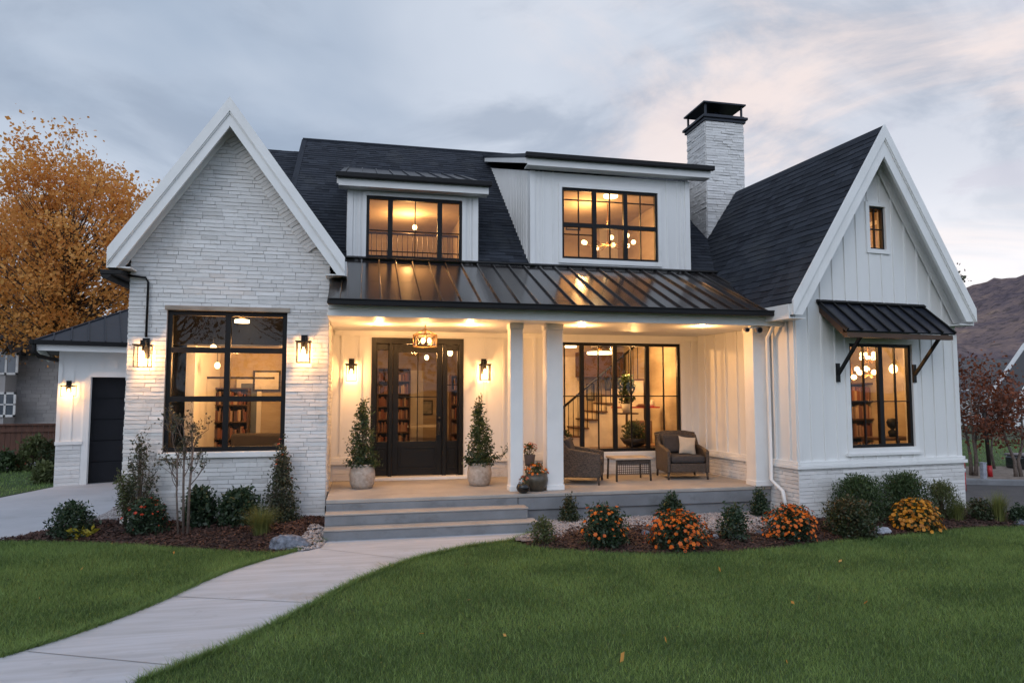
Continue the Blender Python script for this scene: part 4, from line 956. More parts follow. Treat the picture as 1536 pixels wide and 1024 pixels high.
for poly_, side in ((pathR, 1), (pathL, -1)):
    pe = np.array(poly_); sg = np.linalg.norm(np.diff(pe, axis=0), axis=1); n_ = 9000; k_ = RNG.choice(len(sg), n_, p=sg / sg.sum()); t_ = RNG.random((n_, 1)); q = pe[k_] * (1 - t_) + pe[k_ + 1] * t_; dv = (pe[k_ + 1] - pe[k_]) / sg[k_][:, None]
    q = q + np.stack([dv[:, 1], -dv[:, 0]], 1) * (RNG.normal(size=(n_, 1)) * .012 + .008) * side
    tag(blades('edge_grass', np.c_[q, np.zeros(n_)], .055, .006, M['grass'], lean=.8), 'longer ragged grass along the ' + ('right' if side > 0 else 'left') + ' edge of the path', 'grass', kind='stuff')
# far left lawn beyond the driveway
farL = [(g2(0, 746)[0] - .1, g2(0, 746)[1] + .1), (-11, 14.8), (-22, 12), (-30, 20), (-22, 23), (-6.9, 23), (GO.x - .02, GO.y + .6), (GO.x - .0, GO.y + .12)]
tag(sheet('far_lawn', farL, -.01, M['turf']), kind='structure')
q = scatter(farL, 45000, False); o = blades('grass', np.stack([q[:, 0], q[:, 1], np.zeros(len(q))], 1), .05, .014, M['grass']); tag(o, 'green lawn beyond the driveway beside the wooden fence', 'grass', kind='stuff')
strip = [(x, y) for x, y in ((g2(-40, 708)[0], g2(-40, 708)[1]), (g2(78, 697)[0], g2(78, 697)[1]), (g2(78, 692)[0], g2(78, 692)[1]), (g2(-40, 700)[0], g2(-40, 700)[1]))]
tag(sheet('footpath', strip, .03, M['path'], .05), kind='structure')
q = scatter(smooth([g2(*p) for p in ((14, 704), (40, 700), (42, 696), (16, 699))], 3, True), 500, False)
tag(leaves('red_flowers', np.c_[q, RNG.random(len(q)) * .12], .05, M['redf']), 'low red flowers beside the pale path beyond the driveway', 'flowers', kind='stuff')
# street on the right
road = [(g2(1430, 768)[0], g2(1430, 768)[1]), (g2(1600, 772)[0], g2(1600, 772)[1]), (40, 15), (40, 24), (g2(1600, 731)[0], g2(1600, 731)[1]), (g2(1400, 727)[0], g2(1400, 727)[1] + 1)]
tag(sheet('road', road, .004, M['asphalt']), kind='structure')
cA, cB = gp(1380, 725), gp(1640, 731); cb = MB(); d_ = (cB - cA).normalized(); cA, cB = cA - d_ * 2, cB + d_ * 14
Fc = fr(cA, d_, (0, 0, 1)); cb.box(0, -.1, -.16, (cB - cA).length, .13, 0, Fc); tag(cb.build('kerb', M['riser'], bevel=.02), kind='structure')
vv = [g2(1400, 724), g2(1640, 729), g2(1640, 700), g2(1400, 700)]; tag(sheet('verge', [(a, b) for a, b, _ in vv], .02, M['gravelpatch']), kind='structure')
vg = [g2(1380, 700), g2(1660, 700), g2(1660, 660), g2(1380, 660)]; tag(sheet('far_lawn', [(a, b) for a, b, _ in vg], .012, M['turf']), kind='structure')
q = scatter([(a, b) for a, b, _ in vg], 9000, False); tag(blades('grass', np.c_[q, np.zeros(len(q))], .06, .02, M['grass']), 'strip of lawn across the street behind the rust-coloured trees', 'grass', kind='stuff')
q = scatter([(a, b) for a, b, _ in vv], 1500, False)

# ------------------------------------------------------------------ mountain
hm = bpy.data.materials.new('hillside'); hm.use_nodes = True; t = hm.node_tree; b = t.nodes['Principled BSDF']; b.inputs['Roughness'].default_value = 1; b.inputs['Specular IOR Level'].default_value = 0
co = t.nodes.new('ShaderNodeTexCoord'); sx = t.nodes.new('ShaderNodeSeparateXYZ'); t.links.new(co.outputs['Object'], sx.inputs[0])
def tn(scale, det, rough=.6):
    n = t.nodes.new('ShaderNodeTexNoise'); n.inputs['Scale'].default_value = scale; n.inputs['Detail'].default_value = det; n.inputs['Roughness'].default_value = rough
    t.links.new(co.outputs['Object'], n.inputs['Vector']); return n.outputs[0]
r1 = t.nodes.new('ShaderNodeValToRGB'); t.links.new(tn(.008, 14, .78), r1.inputs[0])
for i, (p, c) in enumerate(((.36, (.075, .065, .085)), (.48, (.145, .115, .125)), (.58, (.225, .165, .15)), (.70, (.36, .26, .18)))):
    e_ = r1.color_ramp.elements[i] if i < 2 else r1.color_ramp.elements.new(p); e_.position = p; e_.color = (*c, 1)
r2 = t.nodes.new('ShaderNodeValToRGB'); t.links.new(tn(.06, 6, .7), r2.inputs[0]); r2.color_ramp.elements[0].position = .52; r2.color_ramp.elements[1].position = .6
mx = t.nodes.new('ShaderNodeMix'); mx.data_type = 'RGBA'; ml = t.nodes.new('ShaderNodeMath'); ml.operation = 'MULTIPLY'; ml.inputs[1].default_value = .6
t.links.new(r2.outputs[0], ml.inputs[0]); t.links.new(ml.outputs[0], mx.inputs[0]); t.links.new(r1.outputs[0], mx.inputs[6]); mx.inputs[7].default_value = (.05, .045, .045, 1)
t.links.new(mx.outputs[2], b.inputs['Base Color'])
from mathutils import noise as mn
na, nr = 380, 70; V = []; 
for i in range(na):
    az = R(-70 + 155 * i / (na - 1))
    for j in range(nr):
        s = j / (nr - 1); r = 500 + 2600 * s; x, y = r * math.sin(az), r * math.cos(az)
        adeg = math.degrees(az); ridge = 300 + 13.0 * (adeg - 38) if adeg > 38 else 300 - 14 * (38 - adeg)
        ridge = max(60, min(ridge, 620)) + 26 * mn.noise(Vector((adeg * .35, 0, 1))) + 9 * mn.noise(Vector((adeg * 1.6, 3, 1)))
        prof = max(0, (s - .12) / .66) ** 1.35 if s < .78 else 1 - (s - .78) * .9
        V.append((x, y, -2 + .80 * ridge * prof + (60 * mn.fractal(Vector((x * .0022, y * .0022, 0)), .9, 2.1, 6) * min(1, s * 3)) * (1 if s < .7 else .4)))
idx = np.arange(na * nr).reshape(na, nr); Fk = np.stack([idx[:-1, :-1], idx[1:, :-1], idx[1:, 1:], idx[:-1, 1:]], -1).reshape(-1, 4)
mo2 = npmesh('hills', np.array(V), Fk[:, ::-1], 4, hm); tag(mo2, kind='structure')
for pg in mo2.data.polygons: pg.use_smooth = True

# ------------------------------------------------------------------ trees and background
def tree(name, label, cat, loc, th, cz, rx, ry, rz, nc, nl, cr, ls, lm, trunk_r=.12, group=None, stems=1, bark='bark', bare=0.0, holes=()):
    T = thing(name, label, cat, loc, random.uniform(0, 6), group); tr = MB(); cl = []
    while len(cl) < nc:
        p = Vector((random.uniform(-1, 1), random.uniform(-1, 1), random.uniform(-1, 1)))
        if not (.12 < p.length < 1): continue
        k = 1 + .28 * mn.noise(p * 1.7 + Vector((loc[0], 0, 0))) ; cl.append(Vector((p.x * rx * k, p.y * ry * k, cz + p.z * rz * k)))
    for s in range(stems):
        a = random.uniform(0, 6.28); o = Vector((math.cos(a), math.sin(a), 0)) * (trunk_r * 1.6 if stems > 1 else 0)
        topz = cz + rz * .55; tp = [o, o * 1.5 + Vector((random.gauss(0, .04) * th, random.gauss(0, .04) * th, th * .5)), o * 2.5 + Vector((random.gauss(0, .05) * th, random.gauss(0, .05) * th, th)), o * 5 + Vector((random.gauss(0, .1) * rx, random.gauss(0, .1) * rx, topz))]
        tr.tube(tp, [trunk_r, trunk_r * .8, trunk_r * .6, trunk_r * .12], 7)
        for c in cl[s::stems]:
            zz_ = max(th * .8, min(c.z - .25 * abs(c.z - th) - .1 * rz, topz)); f = min(1, max(0, (zz_ - th) / (topz - th + 1e-6)))
            b = tp[2].lerp(tp[3], f); m_ = b.lerp(c, .5) + Vector((0, 0, -.06 * rz)); r0 = trunk_r * .32 * (1 - f * .6)
            tr.tube([b, m_, c], [r0, r0 * .6, r0 * .2], 4)
            for _ in range(3):
                e_ = c + Vector((random.gauss(0, cr), random.gauss(0, cr), random.gauss(.2 * cr, cr * .8))); tr.tube([c.lerp(m_, .3), e_], [r0 * .25, r0 * .08], 3, cap=False)
    tr.build('trunk', M[bark], T)
    C = []; tone = []
    for c in cl:
        k = int(nl * random.uniform(.4, 1.5)); s = cr * random.uniform(.6, 1.35); tn_ = random.uniform(.1, .9)
        C.append(RNG.normal(size=(k, 3)) * np.array([s, s, s * .75]) + np.array(c)); tone.append((tn_ + RNG.normal(size=k) * .2).clip(0, 1))
    leaves('crown', np.concatenate(C), ls, M[lm], T, .7, .1, np.concatenate(tone))
    return T
p = yp(92, 640, 27); tree('autumn_tree', 'large orange-leaved autumn tree behind the garage roof', 'tree', (p.x, 27, 0), 2.5, 7.1, 4.7, 3.2, 3.9, 330, 120, .32, .11, 'autumn', .15)
p = yp(-70, 640, 30); tree('autumn_tree', 'orange autumn tree cut by the left edge of the view, behind the grey house', 'tree', (p.x, 33, 0), 3, 7.2, 3.4, 3, 3.4, 150, 100, .4, .13, 'autumn', .18)
p = gp(1462, 714); tree('young_tree', 'multi-stemmed young tree with rust leaves nearest the white wing across the street', 'tree', (p.x, p.y, 0), .85, 1.95, 1.0, .9, 1.0, 40, 55, .2, .075, 'rust', .05, 'rust-leaved trees across the street', 3, 'greybark')
p = gp(1530, 716); tree('young_tree', 'rust-leaved young tree at the right edge beyond the gravel verge', 'tree', (p.x, p.y, 0), .8, 1.65, 1.05, .9, .95, 40, 55, .2, .075, 'rust', .05, 'rust-leaved trees across the street', 2, 'greybark')
p = gp(1492, 704); tree('young_tree', 'thin rust-leaved tree standing between the two fuller ones across the street', 'tree', (p.x, p.y, 0), .9, 1.9, .8, .8, .9, 22, 45, .22, .08, 'rust', .04, 'rust-leaved trees across the street', 1, 'greybark')
p = yp(1424, 400, 24); tree('young_tree', 'tall thin dark-leaved tree showing just above the right eave of the wing', 'tree', (p.x, 24, 0), 3.5, 6.0, .5, .5, 1.4, 20, 40, .16, .12, 'leafred', .08)

def nbox(mb, px0, px1, y0, y1, Y, d=.2):
    a = yp(px0, y0, Y); b = yp(px1, y1, Y); mb.box(a.x, Y - d, b.z, b.x, Y, a.z); return a, b
# left neighbour
Yn = 34; NB = thing('neighbour_house', 'two-storey grey brick house behind the wooden fence at far left', 'house', (yp(20, 640, Yn).x, Yn, 0), world=True)
a, b = yp(-120, 525, Yn), yp(118, 660, Yn)
mb = MB(); mb.box(a.x, Yn, -.1, b.x, Yn + 8, a.z); mb.build('wall', M['mortar'] if False else M['greybrick'], NB)
br = stones(MB(), vframe((0, Yn, 0), 0), rect(a.x, b.x, 0, a.z), (), .16, .3, .6, (.005, .02), gap=.008); br.build('brick_facing', M['greybrick'], NB)
rf = MB(); zt = yp(0, 474, Yn + 4).z; Fn = fr((a.x - .4, Yn - .5, a.z), (1, 0, 0), (0, 4.5, zt - a.z)); shingles(rf, Fn, rect(0, b.x - a.x + .8, 0, math.hypot(4.5, zt - a.z)), ex=.3); rf.prism(Fn, rect(0, b.x - a.x + .8, 0, math.hypot(4.5, zt - a.z)), -.15, 0); rf.build('roof', M['graytile'], NB)
gb2 = MB(); c0_, c1_, cp_ = yp(-16, 528, Yn - 1), yp(42, 528, Yn - 1), yp(11, 511, Yn - 1)
gb2.prism(vframe((0, Yn - 1, 0), 0), [(c0_.x, 0), (c1_.x - .8, 0), (c1_.x - .8, c0_.z), (cp_.x, cp_.z), (c0_.x, c0_.z)], -1, 0); gb2.build('bay', M['greybrick'], NB)
for s in (-1, 1):
    e_ = c0_.x - .3 if s < 0 else c1_.x - .5; r_ = MB(); r_.prism(vframe((0, Yn - 1, 0), 0), [(e_, c0_.z - .1), (cp_.x, cp_.z + .12), (cp_.x, cp_.z + .35), (e_, c0_.z + .12)], -3, .3); r_.build('bay_roof', M['graytile'], NB)
for (x0, x1, y0, y1) in ((-8, 27, 529, 562), (-8, 23, 588, 625)):
    m_ = MB(); Y = Yn - 1.01; p_, q_ = yp(x0, y0, Y), yp(x1, y1, Y)
    for r_ in ((p_.x, q_.x, p_.z - .09, p_.z), (p_.x, q_.x, q_.z, q_.z + .09), (p_.x, p_.x + .08, q_.z, p_.z), (q_.x - .08, q_.x, q_.z, p_.z), ((p_.x + q_.x) / 2 - .03, (p_.x + q_.x) / 2 + .05, q_.z, p_.z)): m_.box(r_[0], Y - .06, r_[2], r_[1], Y, r_[3])
    if y0 > 570: m_.box(p_.x, Y - .06, q_.z + .5, q_.x, Y, q_.z + .55)
    w_ = m_.build('window', M['white'], NB); g_ = MB(); g_.box(p_.x + .05, Y - .03, q_.z + .05, q_.x - .05, Y - .01, p_.z - .05); g_.build('pane', M['pane'], w_)
# fence
Yf = 23.5; fa_, fb_ = yp(-160, 640, Yf), yp(98, 640, Yf); FE_ = thing('wooden_fence', 'reddish brown vertical board fence with a top rail behind the left lawn', 'fence', (fa_.x, Yf, 0), world=True)
top = yp(0, 637, Yf).z; m_ = MB(); x = fa_.x
while x < fb_.x: m_.box(x, Yf, .02, x + .135, Yf + .02, top - random.uniform(.0, .03)); x += .145
m_.build('boards', M['fence'], FE_)
m_ = MB(); m_.box(fa_.x, Yf - .06, top - .02, fb_.x, Yf + .08, top + .03); m_.box(fa_.x, Yf - .05, top - .22, fb_.x, Yf - .005, top - .12); m_.build('rail', M['fence'], FE_)
x = fa_.x + .6
while x < fb_.x: m_ = MB(); m_.box(x, Yf + .025, 0, x + .1, Yf + .12, top - .05); m_.build('post', M['fence'], FE_); x += 2.2
# right neighbours
def gable_house(label, px0, px1, Y, ye, yr, wallm, roofm, gable_px=None, name='neighbour_house', dp=8, gdep=5):
    a, b = yp(px0, ye, Y), yp(px1, ye, Y); zt = yp((px0 + px1) / 2, yr, Y + dp / 2).z
    T = thing(name, label, 'house', (a.x, Y, 0), world=True)
    m_ = MB(); m_.box(a.x, Y, -.1, b.x, Y + dp, a.z); m_.build('wall', wallm, T)
    Fn = fr((a.x - .4, Y - .4, a.z), (1, 0, 0), (0, dp / 2 + .4, zt - a.z)); L = math.hypot(dp / 2 + .4, zt - a.z)
    r = shingles(MB(), Fn, rect(0, b.x - a.x + .8, 0, L), ex=.28); r.prism(Fn, rect(0, b.x - a.x + .8, 0, L), -.15, 0); r.build('roof', roofm, T)
    m_ = MB(); m_.box(a.x - .4, Y - .46, a.z - .22, b.x + .4, Y - .41, a.z + .02); m_.build('fascia', M['trim'], T)
    if gable_px:
        g0, g1, gt_ = yp(gable_px[0], ye, Y - 1.5), yp(gable_px[1], ye, Y - 1.5), yp((gable_px[0] + gable_px[1]) / 2, gable_px[2], Y - 1.5); FG_ = vframe((0, Y - 1.5, 0), 0)
        m_ = MB(); m_.prism(FG_, [(g0.x + .3, 0), (g1.x - .3, 0), (g1.x - .3, g0.z), (gt_.x, gt_.z - .2), (g0.x + .3, g0.z)], -2, 0); m_.build('gable_wall', wallm, T)
        for s, e_ in ((-1, g0), (1, g1)):
            r = MB(); r.prism(FG_, [(e_.x, g0.z - .1), (gt_.x, gt_.z), (gt_.x, gt_.z + .3), (e_.x, g0.z + .22)], -gdep, .3); r.build('gable_roof', roofm, T)
            r = MB(); r.prism(FG_, [(e_.x, g0.z - .25), (gt_.x, gt_.z - .2), (gt_.x, gt_.z + .1), (e_.x, g0.z + .1)], .301, .36); r.build('rake_board', M['trim'], T)
    for i in range(3):
        u0 = a.x + (b.x - a.x) * (.18 + .28 * i); m_ = MB(); m_.box(u0, Y - .05, 1.0, u0 + 1.3, Y - .001, 2.3); w_ = m_.build('window', M['white'], T); m_ = MB(); m_.box(u0 + .07, Y - .06, 1.07, u0 + 1.23, Y - .051, 2.23); m_.build('pane', M['pane'], w_)
    return T
gable_house('low white house under a dark roof seen behind the rust-coloured trees', 1405, 1560, 42, 610, 552, M['white'], M['graytile'])
gable_house('house with a white-edged gable at the right edge beyond the street', 1515, 1680, 34, 602, 540, M['white'], M['graytile'], (1514, 1650, 506), gdep=1.2)
gable_house('dark-roofed house with pale rake showing against the hillside beside the wing', 1360, 1458, 50, 590, 552, M['white'], M['graytile'], (1380, 1462, 549))
# street bits
p = gp(1447, 736); T = thing('marker_post', 'short red and white marker post beside the right corner of the wing', 'post', (p.x, p.y, 0), group='marker posts along the street')
m_ = MB(); m_.lathe([(.035, 0), (.035, .18), (.035, .40)], n=10); m_.lathe([(.035, .48), (.035, .60), (.015, .66)], n=10); m_.build('post', M['red'], T); m_ = MB(); m_.lathe([(.036, .40), (.036, .48)], n=10); m_.build('reflector_band', M['white'], T)
p = gp(1485, 716); T = thing('marker_post', 'tall dark leaning pole with a red foot among the rust trees', 'post', (p.x, p.y, 0), group='marker posts along the street')
m_ = MB(); m_.tube([(0, 0, .3), (-.08, 0, 1.7)], .045, 8); m_.build('pole', M['darkmetal'], T); m_ = MB(); m_.tube([(.015, 0, 0), (0, 0, .3)], .055, 8); m_.build('red_sleeve', M['red'], T)
p = gp(1476, 726); m_ = MB(); m_.box(-.05, -.05, 0, .05, .05, .48); m_.box(-.06, -.06, .48, .06, .06, .5); o = m_.build('bollard', M['palerock'], bevel=.01); o.location = (p.x, p.y, .0); tag(o, 'pale grey square bollard on the kerb before the rust trees', 'bollard')
p = gp(1545, 703); T = thing('car_stand_in', 'low dark box with a grey lid, standing in for a car on the far lawn at the right edge', 'box', (p.x, p.y, 0)); m_ = MB(); m_.box(-.5, -.3, .012, .5, .3, .36); m_.build('body', M['carpaint'], T, .05); m_ = MB(); m_.box(-.52, -.32, .362, .52, .32, .42); m_.build('lid', M['greypot'], T, .03)  # plain lidded box set in place of a dark car

# ================================================================== LANTERNS
def lantern(name, label, loc, rotz, energy, cage=(.19, .19, .30), top=.08, group='wall lanterns'):
    """cage lantern; local y=0 is the wall, -y points outwards"""
    T = thing(name, label, 'lantern', loc, rotz, group); w_, d_, h_ = cage; y0 = -.05 - d_; m_ = MB()
    m_.box(-.05, -.025, -.02, .05, -.001, h_ * .5 + .12); m_.box(-.02, -.12, h_ * .5 + top * .5, .02, -.02, h_ * .5 + top * .5 + .02)
    m_.build('back_plate', M['black'], T, .004)
    m_ = MB(); x0, x1, y1, z0, z1 = -w_ / 2, w_ / 2, -.05, -h_ / 2, h_ / 2; b = .012
    for x in (x0, x1 - b):
        for y in (y0, y1 - b): m_.box(x, y, z0, x + b, y + b, z1)
    for z in (z0, z1 - b):
        m_.box(x0, y0, z, x1, y0 + b, z + b); m_.box(x0, y1 - b, z, x1, y1, z + b); m_.box(x0, y0 + b, z, x0 + b, y1 - b, z + b); m_.box(x1 - b, y0 + b, z, x1, y1 - b, z + b)
    m_.box(x0 - .015, y0 - .015, z1 + .001, x1 + .015, y1 + .015, z1 + .016); m_.box(-.035, (y0 + y1) / 2 - .035, z1 + .0161, .035, (y0 + y1) / 2 + .035, z1 + top)
    m_.tube([(0, (y0 + y1) / 2, z1), (0, (y0 + y1) / 2, z1 - .08)], .016, 8)
    f_ = m_.build('cage', M['black'], T)
    m_ = MB()
    for x in (x0 + .004, x1 - .004): m_.add([(x, y0, z0), (x, y1, z0), (x, y1, z1), (x, y0, z1)], [(0, 1, 2, 3)])
    m_.add([(x0, y0 + .004, z0), (x1, y0 + .004, z0), (x1, y0 + .004, z1), (x0, y0 + .004, z1)], [(0, 1, 2, 3)])
    m_.build('glass', M['lglass'], f_)
    m_ = MB(); m_.lathe([(.012, -.07), (.022, -.05), (.028, -.01), (.024, .03), (.012, .055), (.010, .07)], (0, (y0 + y1) / 2, .01), 12); m_.build('bulb', M['bulb'], T)
    lamp((0, (y0 + y1) / 2, -.01), energy, .06, parent=T, name='lantern_light')
    return T
lantern('wall_lantern', 'black cage lantern on the brick gable left of its big window, below the thin conduit', (-3.26, YG - .03, 2.65), 0, 42, (.21, .2, .33))
lantern('wall_lantern', 'black cage lantern on the brick gable between its big window and the porch', (-.93, YG - .03, 2.74), 0, 42, (.21, .2, .33))
lantern('wall_lantern', 'black cage lantern on the porch wall left of the front door', (-.21, YP - .018, 2.46), 0, 38)
lantern('wall_lantern', 'black cage lantern on the porch wall right of the front door', (2.27, YP - .018, 2.48), 0, 38)
p = P3(FGa, .20, 2.13, .016); lantern('wall_lantern', 'small black lantern beside the dark garage door', p, R(GA), 34, (.30, .16, .24), .06)
# pendant over the door
p = gp(643, 500, 3.06); T = thing('pendant_lantern', 'octagonal brass and glass pendant lantern hanging from the porch ceiling before the front door', 'lantern', (1.02, 11.6, 2.98)); m_ = MB()
for z, r_ in ((-.10, .20), (.10, .20)): m_.tube([(r_ * math.cos(R(45 * k)), r_ * math.sin(R(45 * k)), z) for k in range(9)], .009, 5, cap=False)
for k in range(8): m_.tube([(.2 * math.cos(R(45 * k)), .2 * math.sin(R(45 * k)), -.1), (.2 * math.cos(R(45 * k)), .2 * math.sin(R(45 * k)), .1)], .007, 5); m_.tube([(.2 * math.cos(R(45 * k)), .2 * math.sin(R(45 * k)), .1), (0, 0, .2)], .006, 4)
m_.tube([(0, 0, .27), (0, 0, .04)], .008, 6); m_.build('frame', M['brass'], T)
m_ = MB()
for k in range(8): a, b = R(45 * k), R(45 * k + 45); m_.add([(.196 * math.cos(a), .196 * math.sin(a), -.1), (.196 * math.cos(b), .196 * math.sin(b), -.1), (.196 * math.cos(b), .196 * math.sin(b), .1), (.196 * math.cos(a), .196 * math.sin(a), .1)], [(0, 1, 2, 3)])
m_.build('glass', M['lglass'], T)
m_ = MB()
for k in range(3): m_.ball((.07 * math.cos(2.1 * k), .07 * math.sin(2.1 * k), .0), .03, (1, 1, 1.5), 8)
m_.build('bulb', M['bulb'], T); lamp((0, 0, 0), 34, .08, parent=T)
# security cameras at the right end of the porch ceiling
T = thing('security_camera', 'pair of small round security floodlights under the right end of the porch ceiling', 'security light', gp(1130, 492, 3.20)); m_ = MB(); m_.box(-.06, -.02, .0, .06, .06, .06); m_.tube([(0, .02, .02), (.09, 0, -.02)], .012, 6); m_.tube([(0, .02, .02), (-.12, 0, -.02)], .012, 6); m_.build('mount', M['trim'], T)
for x, r_ in ((.10, .055), (-.13, .04)): m_ = MB(); m_.tube([(x, .05, -.02), (x - .01, -.05, -.035)], [r_ * .8, r_], 14); q_ = m_.build('lamp_head', M['greypot'], T); m_ = MB(); m_.tube([(x - .01, -.051, -.035), (x - .011, -.056, -.036)], r_ * .75, 14); m_.build('lens', M['black'], q_)

# ================================================================== PORCH OBJECTS
def on_porch(px, py): return gp(px, py, ZF + .004)
def stone_pot(label, loc, r_, h_):
    m_ = MB(); m_.lathe([(r_ * .78, 0), (r_ * .95, h_ * .2), (r_ * 1.0, h_ * .55), (r_ * .93, h_ * .82), (r_ * .84, h_ * .93), (r_ * .88, h_), (r_ * .76, h_), (r_ * .74, h_ * .9), (.001, h_ * .9)], n=32, wob=.006)
    o = m_.build('planter', M['pot']); o.location = loc; tag(o, label, 'planter', 'pale stone planters by the front door'); return o
def shrub(name, label, cat, loc, shape, rx, ry, h, ns, nl, ls, lm, group=None, spread=.03, aspect=.5, blossoms=None, stems=20, sr=.006, up=.35, bl_r=.02, rot=0):
    T = thing(name, label, cat, loc, 0, group); pts, spr = shrub_points(shape, rx, ry, h, ns, nl, spread)
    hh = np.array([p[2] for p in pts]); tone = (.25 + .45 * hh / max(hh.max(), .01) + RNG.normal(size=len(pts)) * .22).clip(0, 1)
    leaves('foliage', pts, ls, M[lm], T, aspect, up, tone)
    stems_mesh(spr, stems, sr).build('stems', M['bark'], T)
    if blossoms:
        n_, mt, zlo = blossoms; tips = [t_ for b_, t_ in spr if t_.z > h * zlo]; random.shuffle(tips); V = []; Fk = []; tn_ = []; 
        for t_ in tips[:n_]:
            nr = Vector((t_.x / rx, t_.y / ry, max(.2, t_.z / h))).normalized(); nr = (nr + Vector((random.gauss(0, .25), random.gauss(0, .25), .2))).normalized(); a_ = nr.orthogonal().normalized(); c_ = nr.cross(a_); o_ = t_ * 1.03 + nr * .012; s_ = bl_r * random.uniform(.6, 1.35); tt = random.random()
            for k in range(6):
                a0 = k * math.pi / 3 + random.uniform(-.1, .1); dv = a_ * math.cos(a0) + c_ * math.sin(a0); sv = nr.cross(dv); i = len(V)
                V += [o_, o_ + dv * s_ * .6 + sv * s_ * .42 + nr * s_ * .3, o_ + dv * s_ + nr * s_ * random.uniform(-.1, .35), o_ + dv * s_ * .6 - sv * s_ * .42 + nr * s_ * .3]; Fk.append((i, i + 1, i + 2, i + 3)); tn_.append(min(1, max(0, tt + random.uniform(-.2, .2))))
        o = npmesh('blossoms', np.array([tuple(v) for v in V]), Fk, 4, M[mt], T, tn_); o['kind'] = 'stuff'
    return T
pl = on_porch(543, 731); pr2 = on_porch(719, 727)
stone_pot('pale stone planter left of the front door holding a cone shrub', pl, .215, .40); stone_pot('pale stone planter right of the front door holding the leaning cone shrub', pr2, .215, .39)
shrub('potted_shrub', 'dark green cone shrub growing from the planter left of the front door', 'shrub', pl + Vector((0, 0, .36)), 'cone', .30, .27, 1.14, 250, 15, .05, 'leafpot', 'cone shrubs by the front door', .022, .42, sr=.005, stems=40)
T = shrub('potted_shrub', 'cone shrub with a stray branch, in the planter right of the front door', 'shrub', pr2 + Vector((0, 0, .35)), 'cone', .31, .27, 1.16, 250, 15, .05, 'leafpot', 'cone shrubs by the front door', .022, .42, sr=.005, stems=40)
pts = []; m_ = MB(); m_.tube([(.1, 0, .05), (.38, -.02, .12), (.52, -.03, .34)], [.008, .006, .003], 5); m_.tube([(.3, 0, .1), (.42, -.05, .17)], .004, 4); m_.build('branch', M['bark'], T)
for k in range(150): t_ = random.random(); q_ = Vector((.15, 0, .06)).lerp(Vector((.38, -.02, .12)), t_ * 2) if t_ < .5 else Vector((.38, -.02, .12)).lerp(Vector((.53, -.03, .36)), t_ * 2 - 1); pts.append((q_.x + random.gauss(0, .03), q_.y + random.gauss(0, .03), q_.z + random.gauss(0, .03)))
leaves('branch_leaves', pts, .045, M['leafpot'], T, .42)
# bronze bowl, small black pot, grey bucket on a stand, with flowers
q0 = on_porch(804, 735); m_ = MB(); m_.lathe([(.13, 0), (.17, .06), (.20, .16), (.195, .22), (.165, .27), (.175, .285), (.15, .285), (.14, .25), (.001, .24)], n=28); o = m_.build('flower_pot', M['bronze']); o.location = q0; tag(o, 'round ribbed bronze pot of orange flowers between the two porch columns', 'pot')
shrub('potted_flowers', 'orange and yellow flowers spilling over the bronze pot', 'flowers', q0 + Vector((0, 0, .24)), 'dome', .21, .19, .17, 90, 5, .035, 'leafolive', None, .02, .5, (45, 'orange', .1), 8, .003, bl_r=.028)
q1 = on_porch(785, 739); m_ = MB(); m_.lathe([(.05, 0), (.10, .04), (.115, .085), (.10, .13), (.085, .15), (.07, .15), (.001, .13)], n=24); o = m_.build('flower_pot', M['blackpot']); o.location = q1; tag(o, 'small glossy black pot with white marks beside the bronze pot', 'pot')
shrub('potted_flowers', 'small peach flowers in the glossy black pot', 'flowers', q1 + Vector((-.0, 0, .13)), 'dome', .10, .10, .12, 30, 4, .03, 'leafolive', None, .012, .5, (16, 'pinkf', .1), 6, .002, bl_r=.022)
q2 = on_porch(797, 729) + Vector((0, .12, 0)); T = thing('plant_stand', 'thin dark iron plant stand behind the bronze pot', 'plant stand', q2); m_ = MB()
for k in range(3): m_.tube([(.10 * math.cos(2.1 * k), .10 * math.sin(2.1 * k), 0), (.07 * math.cos(2.1 * k), .07 * math.sin(2.1 * k), .34)], .007, 6)
m_.build('legs', M['darkmetal'], T); m_ = MB(); m_.lathe([(.085, .34), (.085, .352)], n=20); m_.build('stand_top', M['darkmetal'], T)
m_ = MB(); m_.lathe([(.075, 0), (.10, .17), (.105, .175), (.095, .175), (.09, .155), (.001, .15)], n=20); o = m_.build('flower_pot', M['greypot']); o.location = q2 + Vector((0, 0, .354)); tag(o, 'grey tapered bucket of flowers on the iron stand behind the bronze pot', 'pot')
shrub('potted_flowers', 'loose peach and yellow flowers standing in the grey bucket', 'flowers', q2 + Vector((0, 0, .51)), 'dome', .13, .12, .20, 60, 5, .035, 'leafolive', None, .015, .5, (26, 'pinkf', .3), 12, .002, bl_r=.024)
